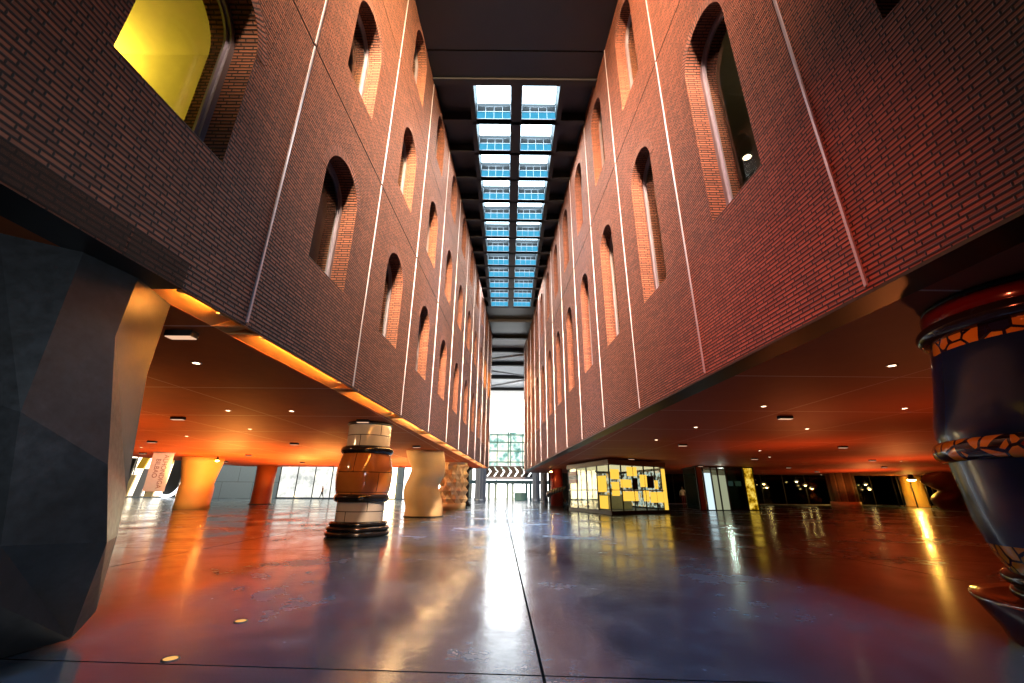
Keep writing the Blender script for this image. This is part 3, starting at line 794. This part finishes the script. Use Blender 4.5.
for a, b, n in ((PK[0], PK[1], 4), (PK[1], PK[2], 5), (PK[2], PK[3], 4), (PK[3], PK[0], 3)):
    g = slab(a, b, 0, 1, .10, 2.70, .02, -.02); gm.v_off = 0
    base = len(gm.v); gm.v += g.v; gm.f += [[i+base for i in f] for f in g.f]; gm.uv += g.uv; gm.mi += g.mi; gm.sm += g.sm
    for i in range(n+1):
        s_ = slab(a, b, max(0, i/n-.006), min(1, i/n+.006), .1, 2.7, .06, -.03)
        s_.build('mullion', M['blackmatt'], k)
gm.build('glass', M['glass'], k)
slab(PK[1], PK[2], 0, 1, 1.28, 1.34, .05, -.02).build('rail', M['white'], k)
slab(PK[0], PK[1], 0, 1, 1.28, 1.34, .05, -.02).build('rail', M['white'], k)
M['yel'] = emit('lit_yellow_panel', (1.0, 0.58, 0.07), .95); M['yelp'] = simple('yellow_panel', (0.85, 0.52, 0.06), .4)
for (t0, t1, z0, z1, mt) in [(.02, .16, 1.9, 2.45, 'yel'), (.03, .15, 1.0, 1.75, 'yel'), (.30, .47, 2.1, 2.62, 'yel'), (.18, .36, 1.45, 1.9, 'yel'), (.20, .46, .72, 1.25, 'yel'),
                             (.52, .64, 1.5, 2.2, 'yel'), (.56, .66, .7, 1.3, 'yel'), (.64, .76, 1.45, 2.15, 'blackmatt'), (.38, .47, 1.35, 2.0, 'blackmatt'), (.68, .92, .62, 1.22, 'yel'),
                             (.78, .84, 1.4, 1.9, 'yel'), (.93, .995, .15, 2.6, 'yel')]:
    tag(slab(PK[1], PK[2], t0, t1, z0, z1, .03, .0).build('panel', M[mt], k), 'black panel' if mt == 'blackmatt' else 'yellow panel')
for (t0, t1, z0, z1, mt) in [(.04, .26, 2.25, 2.5, 'red_paint'), (.04, .26, 1.75, 2.0, 'red_paint'), (.04, .26, 2.0, 2.25, 'white'), (.78, .95, 1.2, 2.1, 'yel'), (.80, .96, .3, 1.0, 'yel')]:
    slab(PK[0], PK[1], t0, t1, z0, z1, .03, .035).build('panel', M[mt], k)
M['kglow'] = None
def mat_kglow():
    t = NT('kiosk_glow_wall'); tc = t.node('TexCoord'); n = t.noise(tc.outputs['Object'], 2.6, 4, .6)
    e = t.node('Emission'); t.link(t.ramp(n, [(.40, (.04, .03, .03)), (.47, (.30, .22, .12)), (.51, (.45, .62, .66)), (.57, (1, .93, .8)), (.63, (.9, .45, .10))]), e.inputs[0]); e.inputs[1].default_value = .9
    t.link(e.outputs[0], t.out.inputs[0]); return t.m
KG = mat_kglow()
slab(PK[2], PK[3], .02, .98, .3, 2.5, .04, -.3).build('glow_wall', KG, k)  # glowing walls added for the brightness seen through the kiosk
slab(PK[3], PK[0], .02, .98, .3, 2.5, .04, -.3).build('glow_wall', KG, k)
cn = MB().box((-1.3, -.6, .10), (1.2, .3, 1.05)); cn.build('counter', simple('counter_white', (.7, .72, .72), .3), k)
for i in range(7):
    MB().box((-.9+i*.28, .9, .1), (-.72+i*.28, 1.1, .9+.2*(i % 3))).build('display_item', [M['white'], M['red_glaze'], M['steel'], M['yelp']][i % 4], k)

# ------------------------------------------------------------------ glass lift enclosure
k = empty('lift', (16.3, 33.5, 0)); tag(k, 'glass lift enclosure with pale and yellow panels right of the kiosk', 'lift')
PE = [(-2.55, -1.5), (2.3, -.6), (2.6, 2.6), (-2.0, 2.2)]
MB().prism(grow(PE, 1.02), 0, .05).build('plinth', M['blackmatt'], k)
a, b = PE[0], PE[1]
for t in (0, .115, .25, .36, .50, .80, .98): slab(a, b, max(0, t), t+.018, .05, 3.09, .07, -.02).build('mullion', M['blackmatt'], k)
MB().prism([edge(a, b, 0), edge(a, b, 1), PE[2], PE[3]], 3.0, 3.09).build('roof', M['blackmatt'], k)
slab(a, b, .02, .11, .05, 3.0, .02, -.04).build('panel', M['terracotta'], k)
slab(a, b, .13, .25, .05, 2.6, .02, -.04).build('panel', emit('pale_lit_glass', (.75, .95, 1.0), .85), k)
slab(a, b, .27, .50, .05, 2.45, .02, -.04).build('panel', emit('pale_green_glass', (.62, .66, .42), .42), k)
slab(a, b, .50, .80, .05, 3.0, .02, -.04).build('glass', M['smoke'], k)
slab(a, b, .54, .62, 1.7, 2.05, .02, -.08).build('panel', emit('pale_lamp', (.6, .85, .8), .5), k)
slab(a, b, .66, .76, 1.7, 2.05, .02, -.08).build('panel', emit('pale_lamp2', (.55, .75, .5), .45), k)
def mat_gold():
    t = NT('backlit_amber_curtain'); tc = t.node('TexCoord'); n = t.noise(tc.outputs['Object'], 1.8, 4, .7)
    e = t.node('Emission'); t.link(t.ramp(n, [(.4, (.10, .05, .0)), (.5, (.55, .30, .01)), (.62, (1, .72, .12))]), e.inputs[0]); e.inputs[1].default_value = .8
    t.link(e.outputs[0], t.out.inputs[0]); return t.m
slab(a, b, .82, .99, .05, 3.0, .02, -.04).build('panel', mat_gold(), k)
slab(PE[1], PE[2], 0, 1, .05, 3.0, .02, -.04).build('glass', M['smoke'], k)
slab(PE[3], PE[0], 0, 1, .05, 3.0, .02, -.04).build('glass', M['smoke'], k)
slab(PE[2], PE[3], 0, 1, .05, 3.0, .02, -.04).build('rear_panel', simple('lift_rear', (.20, .24, .19), .5), k)
point('lift_fill', (16.6, 33.8, 2.7), 45, (.85, 1.0, .8), .1)  # added light to brighten the dark lift interior

# ------------------------------------------------------------------ outer facades
# dark glazed bar front on the right
m = MB().box((4.6, 52.2, 0), (74, 52.4, 17))
struct(m.build('wall_right_far', simple('dark_wall', (.018, .016, .014), .3)), 'dark back wall of the bar at the far right', 'wall')
k = empty('window_%d' % (NWIN[0]+1), (16, 49.3, 0)); NWIN[0] += 1
struct(k, 'long dark glazed bar front on the far right', 'window')
MB().box((0, 0, 0.05), (50, .03, 3.9)).build('glass', M['smoke'], k)
for i in range(21): MB().box((i*2.5-.05, -.05, 0), (i*2.5+.05, .08, 3.9)).build('mullion', M['blackmatt'], k)
MB().box((0, -.08, 0), (50, .1, .09)).build('sill', M['steel'], k)
M['pend'] = emit('pendant_glow', (1.0, .70, .22), 14)
def make_pend():
    r = empty('pendant_lamp')
    MB().tube([(0, 0, 0), (0, 0, 1.6)], .012, 6).build('cord', M['blackmatt'], r)
    MB().lathe([(.04, 0.02), (.16, -.04), (.26, -.18), (.27, -.22), (.25, -.2), (.13, -.05)], 20).build('shade', M['steel'], r)
    MB().lathe([(0, -.32)]+[(.12*cos(a), -.2+.12*sin(a)) for a in [-1.3+2.6*i/8 for i in range(9)]]+[(0, -.08)], 16).build('bulb', M['pend'], r)
    return r
p0 = make_pend()
PL = [(27.2, 48.3, 2.9), (28.4, 48.6, 2.55), (28.9, 49.0, 2.2), (32.0, 48.4, 2.85), (33.1, 48.7, 2.45), (33.5, 48.3, 2.1), (20.6, 47.6, 2.7), (40.0, 48.8, 2.6), (40.3, 48.8, 2.1)]
NMP = ['upper left lamp of the left pendant cluster', 'middle lamp of the left pendant cluster', 'lowest lamp of the left pendant cluster',
       'upper left lamp of the pendant cluster left of the slatted pillar', 'middle lamp of the pendant cluster left of the slatted pillar', 'lowest lamp of the pendant cluster left of the slatted pillar',
       'single pendant seen between kiosk and lift', 'upper lamp of the pair right of the slatted pillar', 'lower lamp of the pair right of the slatted pillar']
for i, (x, y, z) in enumerate(PL):
    o = p0 if i == 0 else copy_tree(p0)
    o.location = (x, y, z-.15); tag(o, 'glowing yellow pendant, '+NMP[i], 'pendant lamp', 'pendant lamps at the bar front')
# bar counter and tables behind the glass
bc = empty('bar_counter', (34, 50.9, 0)); tag(bc, 'long dark bar counter behind the glazed front at far right', 'bar counter')
MB().box((-9, -.35, 0), (9, .35, 1.05)).build('body', simple('bar_wood', (.10, .05, .02), .4), bc)
MB().box((-9.1, -.45, 1.05), (9.1, .4, 1.12)).build('top', M['steel'], bc)

# left far facade: blue-grey panels, lit windows
m = MB().box((-75, 59.4, 0), (-6.3, 59.7, 17))
struct(m.build('wall_left_far', tiles('bluegrey_panels', (.15, .21, .29), (.18, .24, .32), (.05, .06, .08), 4.2, 2.1, .35, .03)), 'blue-grey panelled facade beyond the left building', 'wall')
def facade_win(x0, x1, z0, z1, mat, label, nm=3, y=59.3):
    NWIN[0] += 1; k = empty('window_%d' % NWIN[0], (x0, y, z0)); struct(k, label, 'window')
    W, H = x1-x0, z1-z0
    MB().box((0, 0, 0), (W, .04, H)).build('glass', mat, k)
    f = MB()
    for i in range(nm+1): f.box((W*i/nm-.06, -.08, 0), (W*i/nm+.06, .0, H))
    f.box((0, -.08, 0), (W, 0, .10)); f.box((0, -.08, H-.1), (W, 0, H))
    f.build('frame', M['blackmatt'], k)
M['lit_warm'] = emit('lit_warm_window', (1.0, .66, .26), 7.0)
M['lit_grey'] = None
def mat_litgrey():
    t = NT('lit_lobby_glass'); tc = t.node('TexCoord'); n = t.noise(tc.outputs['Object'], .6, 4, .6)
    e = t.node('Emission'); t.link(t.ramp(n, [(.35, (.20, .21, .20)), (.55, (.42, .42, .38)), (.7, (1.0, .8, .5))]), e.inputs[0]); e.inputs[1].default_value = 2.6
    g = t.node('BsdfGlossy'); g.inputs['Roughness'].default_value = .1; mx = t.node('AddShader')
    t.link(e.outputs[0], t.out.inputs[0]); return t.m
M['lit_grey'] = mat_litgrey()
facade_win(-31.5, -22.0, 0.1, 5.6, M['lit_grey'], 'large pale lit lobby window behind the tiled pillar at far left', 4)
facade_win(-21.6, -15.5, 0.1, 5.0, emit('lobby_white', (1.0, .78, .42), 10.0), 'brilliantly lit white lobby window just left of the tiled pillar', 3)
facade_win(-14.6, -9.3, 0.1, 5.0, emit('lobby_white2', (1.0, .93, .84), 3.5), 'brilliantly lit white window between tiled and wavy pillars', 3)
facade_win(-9.0, -6.4, 0.1, 5.0, emit('lobby_cool', (.62, .66, .85), .5), 'dim bluish window right of the wavy pillar', 3)
facade_win(-54.0, -44.5, 0.1, 6.0, emit('shop_white', (1.0, .85, .62), 3.2), 'glaring white shop window with yellow shapes at far left', 4)
# decoration of the shop window
o = MB(); import math as _m
pts = [(1.9*cos(a), 0, 2.6*sin(a)) for a in [2*pi*i/40 for i in range(41)]]
o.tube(pts, .20, 10); oo = o.build('light_ring', emit('ring_white', (.9, .95, 1), 2.2)); oo.location = (-45.8, 58.5, 2.8)
tag(oo, 'big white glowing oval ring behind the hanging banner', 'sculpture')
shop = [o for o in S.objects if o.name == 'window_%d' % NWIN[0]][0]
for i, (x, z, w, h, mt) in enumerate([(-52.8, 0, .8, 5.0, 'blackmatt'), (-51.2, 3.6, 1.0, 1.6, 'yelp'), (-50.6, 0, 1.0, 3.6, 'grey_flute'), (-48.9, 4.2, 2.4, 1.2, 'yelp'), (-49.0, 0, 1.0, 2.2, 'cream'), (-52.0, 0, .6, 2.8, 'cream'), (-46.6, 0, 1.6, 5.6, 'blackmatt')]):
    q = MB().prism([(0, 0), (w, 0), (w, .25), (0, .25)], 0, h, 0, [(.5, 0), (w+.5, 0), (w+.5, .25), (.5, .25)]).build('display_panel', M[mt], shop)
    q.location = (x+54, -.4, z)
# hanging banner
k = empty('banner', (-19.2, 23.6, SOF-.012)); tag(k, 'white vertical banner with lettering hanging from the far left soffit', 'banner'); k.rotation_euler[2] = .55
MB().box((-.46, -.01, -2.05), (.46, .01, -.05)).build('cloth', simple('banner_cloth', (.88, .84, .72), .7), k)
MB().tube([(-.5, 0, -.03), (.5, 0, -.03)], .03, 8).build('rod', M['steel'], k)
def text(body, size, loc, rot, mat, parent, name='lettering', ext=.004):
    cu = bpy.data.curves.new(name, 'FONT'); cu.body = body; cu.size = size; cu.align_x = 'CENTER'; cu.align_y = 'CENTER'; cu.extrude = ext
    tmp = bpy.data.objects.new(name, cu); COL.objects.link(tmp); dg = bpy.context.evaluated_depsgraph_get()
    me = bpy.data.meshes.new_from_object(tmp.evaluated_get(dg)); bpy.data.objects.remove(tmp)
    ob = bpy.data.objects.new(name, me); me.materials.clear(); me.materials.append(mat); COL.objects.link(ob); ob.parent = parent; ob.location = loc; ob.rotation_euler = rot; return ob
from mathutils import Matrix as MX
ROT = MX(((0, 1, 0), (0, 0, -1), (-1, 0, 0))).to_euler()
ink = simple('banner_ink', (.35, .18, .10), .7)
text('ALHÓNDIGA', .30, (.14, -.016, -1.02), ROT, ink, k)
text('BILBAO', .30, (-.16, -.016, -.86), ROT, ink, k)

# ------------------------------------------------------------------ hall beyond the corridor
HR = 18.2
m = MB(); m.box((-75, -26, HR), (75, 92, HR+.3))
hb = m.build('ceiling_hall', simple('hall_roof', (.55, .56, .58), .6)); struct(hb, 'grey metal roof of the bright hall beyond the corridor', 'ceiling')
NTRIM[0] += 1; t = MB()
for yy in (49, 55, 62, 70): t.box((-9, yy, HR-.55), (9, yy+.35, HR))
struct(t.build('trim_%d' % NTRIM[0], M['blackmatt']), 'dark crossbeams under the grey hall roof', 'beam')
NTRIM[0] += 1; t = MB()
t.tube([(-4.2, 51.5, HR-.9), (4.5, 48.5, HR-.6)], .16, 8); t.tube([(-4.2, 66, HR-1.0), (5, 60, HR-.7)], .18, 8); t.tube([(-4.5, 54.8, HR-1.1), (4.5, 60, HR-1.0)], .10, 8)
struct(t.build('trim_%d' % NTRIM[0], M['white']), 'white diagonal struts under the grey hall roof', 'beam')
struct(MB().box((-75, 91, 0), (75, 91.3, HR)).build('wall_back', M['plaster']), 'far end wall of the hall', 'wall')
struct(MB().box((-75, -26, 0), (75, -25.7, HR)).build('wall_front', M['brick']), 'brick wall closing the space behind the camera', 'wall')
struct(MB().box((-75.3, -26, 0), (-75, 92, HR)).build('wall_outer_left', simple('outer', (.05, .03, .02), .7)), 'dark outer wall far to the left', 'wall')
struct(MB().box((75, -26, 0), (75.3, 92, HR)).build('wall_outer_right', simple('outer2', (.05, .03, .02), .7)), 'dark outer wall far to the right', 'wall')
# glazed end facade of the hall at Y=80
NWIN[0] += 1; k = empty('window_%d' % NWIN[0], (0, 80, 0)); struct(k, 'tall bright glazed end of the hall with green mullions', 'window')
MB().box((-7, 0, 11.8), (7, .05, HR)).build('upper_glass', emit('sky_white', (1.0, .97, .92), 5.0), k)
def mat_store():
    t = NT('street_beyond_glass'); tc = t.node('TexCoord'); n = t.noise(tc.outputs['Object'], .55, 5, .65); n2 = t.noise(tc.outputs['Object'], .9, 3)
    e = t.node('Emission'); a = t.ramp(n, [(.36, (.06, .20, .17)), (.45, (.32, .58, .52)), (.55, (.95, .98, .9)), (.68, (1.0, .9, .55))])
    t.link(a, e.inputs[0]); e.inputs[1].default_value = 1.25; t.link(e.outputs[0], t.out.inputs[0]); return t.m
MB().box((-7, 0, 5.0), (7, .05, 11.8)).build('middle_glass', mat_store(), k)
MB().box((-7, 0, 0.05), (7, .05, 5.0)).build('lower_glass', emit('door_daylight', (.98, 1.0, .98), 3.2), k)
gr = simple('green_steel', (.10, .28, .24), .4, .3); f = MB()
for x in (-.55, -.1): f.box((x, -.2, 5.0), (x+.22, -.02, 13.0))
for z in (6.2, 8.2, 9.8, 11.2): f.box((-7, -.2, z), (7, -.02, z+.22))
for x in (-6.2, -4.6, -2.6, 2.2, 4.2, 6): f.box((x, -.2, 0), (x+.16, -.02, 11.5))
f.build('frame', gr, k)
# footbridge with patterned balustrade at Y=60
k = empty('footbridge', (-.1, 62, 0)); tag(k, 'footbridge with black zigzag balustrade across the bright hall', 'footbridge')
MB().box((-4.2, -.1, 2.85), (4.2, 1.6, 3.12)).build('deck', M['grey_flute'], k)
z = MB()
for i in range(8):
    x = -4.1+i*.98
    z.prism([(x, -.12), (x+.76, -.12), (x+.76, -.06), (x, -.06)], 3.15, 3.85, 0, [(x+.5, -.12), (x+1.26, -.12), (x+1.26, -.06), (x+.5, -.06)])
    z.prism([(x+.5, -.12), (x+1.26, -.12), (x+1.26, -.06), (x+.5, -.06)], 3.85, 4.55, 0, [(x, -.12), (x+.76, -.12), (x+.76, -.06), (x, -.06)])
z.box((-4.2, -.13, 3.12), (4.2, -.05, 3.2)); z.box((-4.2, -.13, 4.5), (4.2, -.05, 4.58))
z.build('balustrade', M['blackmatt'], k)
MB().tube([(-4.2, -.1, 4.6), (4.2, -.1, 4.6)], .05, 8).build('handrail', M['steel'], k)
# door piers + lintel in front of glass
NTRIM[0] += 1; t = MB()
t.box((-7, 66, 2.25), (7, 66.3, 2.75))
for x in (-3.4, -2.4, -.6, .2, 2.3, 2.9): t.box((x, 66, 0), (x+.35, 66.3, 2.3))
struct(t.build('trim_%d' % NTRIM[0], simple('door_steel', (.16, .26, .26), .4, .4)), 'green steel portal framing the bright entrance doors', 'door frame')
k = empty('reception_desk', (1.45, 63.0, 0)); tag(k, 'small teal desk standing in the bright hall entrance', 'desk')
MB().box((-.85, -.4, 0), (.85, .4, .95)).build('body', simple('teal', (.05, .22, .24), .5), k)
MB().box((-.95, -.45, .95), (.95, .45, 1.02)).build('top', simple('teal_top', (.10, .3, .3), .4), k)

# ------------------------------------------------------------------ people (tiny, far away)
def person(x, y, rz, top, legs, label, stride=.18, skin=(.45, .28, .2)):
    r = empty('person', (x, y, 0), rz); tag(r, label, 'person')
    J = [(0, 0, .95), (0, 0, 1.15), (0, .01, 1.38), (0, .01, 1.50), (0, .03, 1.60), (0, .03, 1.72),
         (-.09, 0, .90), (-.10, stride*.5, .50), (-.10, stride, .09), (-.10, stride+.14, .04),
         (.09, 0, .90), (.10, -stride*.4, .50), (.10, -stride, .09), (.10, -stride+.14, .04),
         (-.19, 0, 1.38), (-.25, -.04, 1.12), (-.24, .08, .88), (-.24, .11, .80),
         (.19, 0, 1.38), (.25, .04, 1.12), (.24, .12, .90), (.24, .16, .83)]
    E_ = [(0, 1), (1, 2), (2, 3), (3, 4), (4, 5), (0, 6), (6, 7), (7, 8), (8, 9), (0, 10), (10, 11), (11, 12), (12, 13), (2, 14), (14, 15), (15, 16), (16, 17), (2, 18), (18, 19), (19, 20), (20, 21)]
    R_ = [.14, .13, .15, .055, .09, .085, .09, .06, .045, .035, .09, .06, .045, .035, .06, .042, .03, .03, .06, .042, .03, .03]
    me = bpy.data.meshes.new('body'); me.from_pydata(J, E_, []); ob = bpy.data.objects.new('body', me); COL.objects.link(ob); ob.parent = r
    sk = ob.modifiers.new('skin', 'SKIN'); ob.modifiers.new('sub', 'SUBSURF').levels = 1
    for i, rr in enumerate(R_): me.skin_vertices[0].data[i].radius = (rr, rr*.8); me.skin_vertices[0].data[i].use_root = (i == 0)
    t = NT('figure'); tc = t.node('TexCoord'); sx = t.node('SeparateXYZ'); t.link(tc.outputs['Object'], sx.inputs[0])
    n = t.node('ValToRGB'); n.color_ramp.interpolation = 'CONSTANT'; e = n.color_ramp.elements
    e[0].color = (*legs, 1); e[1].position = .5; e[1].color = (*top, 1); x_ = e.new(.76); x_.color = (*skin, 1); x_ = e.new(.87); x_.color = (.03, .02, .015, 1)
    t.link(t.math('DIVIDE', sx.outputs[2], 1.95), n.inputs[0]); t.bsdf(n.outputs[0], .7); ob.data.materials.append(t.m)
person(-31.0, 56.5, .6, (.03, .03, .04), (.02, .02, .03), 'person in dark clothes standing right of the terracotta pillar')
person(-23.8, 55.5, 1.8, (.22, .08, .04), (.03, .03, .04), 'person in brownish top walking left of the tiled pillar', .25)
person(15.6, 39.5, 2.5, (.8, .82, .85), (.2, .04, .05), 'person in a white shirt standing between kiosk and lift', .1)
person(5.95, 34.6, .2, (.75, .82, .9), (.25, .35, .6), 'person in pale blue clothes walking behind the kiosk glass', .2)

# ------------------------------------------------------------------ lights
WARM = (1.0, .50, .20); AMB = (1.0, .34, .06); DAY = (.72, .86, 1.0)
# roof floods near the camera, raking down both walls
area('roof_flood', (-.4, 1.0, CEIL-.15), (-3.0, 13.5, 11.0), .8, 1500, (1, .60, .28), spread=75)
area('roof_flood', (.5, 1.0, CEIL-.15), (3.1, 13.5, 11.0), .8, 1200, (1, .53, .26), spread=75)
area('roof_flood', (0.9, -7.0, CEIL-.6), (-2.2, 15, 7.0), .9, 1500, (1, .66, .42), spread=46)
area('roof_flood', (-0.9, -7.0, CEIL-.6), (2.4, 15, 7.0), .9, 1100, (1, .60, .42), spread=46)
# daylight from skylights, then an added blue floor fill
for j in (1, 5, 9):
    yy = Y0+PT*(j+1)
    area('daylight_fill', (cxy(yy), yy, CEIL-.05), (0, yy, 0), 3.0, 430, (1.0, .87, .76), sy=5.0)
    area('daylight_fill', (cxy(yy), yy, CEIL-.06), (0, yy, 0), 2.6, 330, (.34, .60, 1.0), spread=36, sy=5.0)
area('daylight_fill', (0, 4.5, CEIL-.05), (0, 6.5, 0), 2.0, 150, (.26, .55, 1.0), spread=40, sy=4.0)  # blue floor fill added under the closed roof, no skylight overhead
# fill lights added for the hall, its roof and the left facade
area('hall_fill', (0, 60, HR-1.2), (0, 60, 0), 10, 2600, (.85, .93, 1.0), sy=22)
area('hall_fill', (0, 66, 9), (0, 60, HR), 6, 700, (.95, .97, 1.0), sy=6)
area('hall_fill', (-30, 50, 14), (-30, 56, 0), 30, 6000, (1, .84, .58), sy=6)
spot('hall_amber', (-4.2, 41.5, 13), (1.6, 38.5, 9.5), 5000, (1, .38, .06), 60)  # unseen amber spot added for the glow on the right wall end
for k in (8, 9):
    yy = 4.743+3.298*k+1.65; q = wp(SIDE['L'], yy-.2, 10.2, .16)
    point('window_lamp', q, 140, (1, .52, .06), .04)  # point added in the reveal to make the amber window glow
# amber lamps under the buildings, shining up
def up(x, y, e, col, ang=166): 
    spot('soffit_lamp', (x, y, .3), (x, y, 3), e, col, ang, .25, .15)
up(-12, 12, 300, AMB, 150); up(-9.5, 7.5, 70, AMB, 150)
for x, y, e in ((-13, 20, 700), (-16.5, 25, 1300), (-12, 28, 1500), (-8.5, 34, 1100), (-16, 33, 1300)):
    up(x, y, e, AMB)
spot('pillar_fill', (-9.0, 20.0, 2.4), (-4.2, 21.8, 1.2), 420, (1, .6, .25), 60)  # unseen spots added to light the pillars from the side
spot('pillar_fill', (-8.6, 31.2, 1.9), (-4.1, 31.0, 1.5), 520, (1, .6, .25), 60)
spot('pillar_fill', (-7.6, 10.0, 2.8), (-4.3, 12.7, 1.5), 80, (1, .6, .3), 60)
spot('pillar_fill', (-17.5, 23.0, 2.8), (-19.9, 27.0, 1.5), 700, (1, .50, .12), 70)
spot('banner_fill', (-15.5, 19.0, 2.6), (-19.2, 23.6, 2.0), 420, (1, .9, .72), 40)  # unseen spot added to brighten the banner
for x, y, e in ((9.5, 9, 90), (12, 17, 230), (22, 24, 480), (14, 33, 300), (30, 36, 700)):
    up(x, y, e, (1, .25, .065))
point('pillar_glow', (40.7, 44.0, 2.55), 1100, (1, .55, .08), .15)
area('red_bounce_fill', (-2.8, -.8, 3.5), (3.45, 6.6, 3.6), .4, 75, (1, .15, .06), spread=50)  # added fill standing for red bounce on the right wall
area('corridor_fill', (1.6, -3.0, 2.6), (-3.8, 3.6, 1.6), 1.0, 20, (.80, .88, 1.0), spread=50)  # weak cool fill added behind the camera for the faceted pillar
# rooms: amber light behind the near left window, dim light on the right
point('room_lamp', (-6.85, 4.45, 7.5), 420, (1, .62, .05), .15)
point('room_lamp', (6.3, 6.0, 9.6), 12, (1, .72, .38), .12)

w = bpy.data.worlds.new('world'); S.world = w; w.use_nodes = True
bg = w.node_tree.nodes['Background']; bg.inputs[0].default_value = (.35, .45, .6, 1); bg.inputs[1].default_value = .3

# ------------------------------------------------------------------ camera
from mathutils import Matrix, Vector
f_, p_, yw, rr = 410.8, 0.3495, -0.0012, -0.0084
cp, sp, cr, sr = cos(p_), sin(p_), cos(rr), sin(rr)
U0 = Vector((0, -sp, cp)); X0 = Vector((1, 0, 0)); F0 = Vector((0, cp, sp))
Rv = X0*cr-U0*sr; Uv = X0*sr+U0*cr
rot = Matrix(((Rv.x, Uv.x, -F0.x), (Rv.y, Uv.y, -F0.y), (Rv.z, Uv.z, -F0.z)))
rot = Matrix.Rotation(-yw, 3, 'Z').inverted() @ rot
cam = bpy.data.cameras.new('camera'); cam.sensor_width = 36; cam.lens = f_*36/1024; cam.clip_start = .05; cam.clip_end = 400
co = bpy.data.objects.new('camera', cam); COL.objects.link(co)
co.matrix_world = Matrix.Translation((0, 0, CAMZ)) @ rot.to_4x4()
S.camera = co
vs = S.view_settings; vs.view_transform = 'Standard'; vs.look = 'None'; vs.gamma = 1; vs.use_curve_mapping = False; vs.exposure = 0.3
S.cycles.use_denoising = True; S.cycles.max_bounces = 8; S.cycles.sample_clamp_indirect = 6; S.cycles.caustics_reflective = False
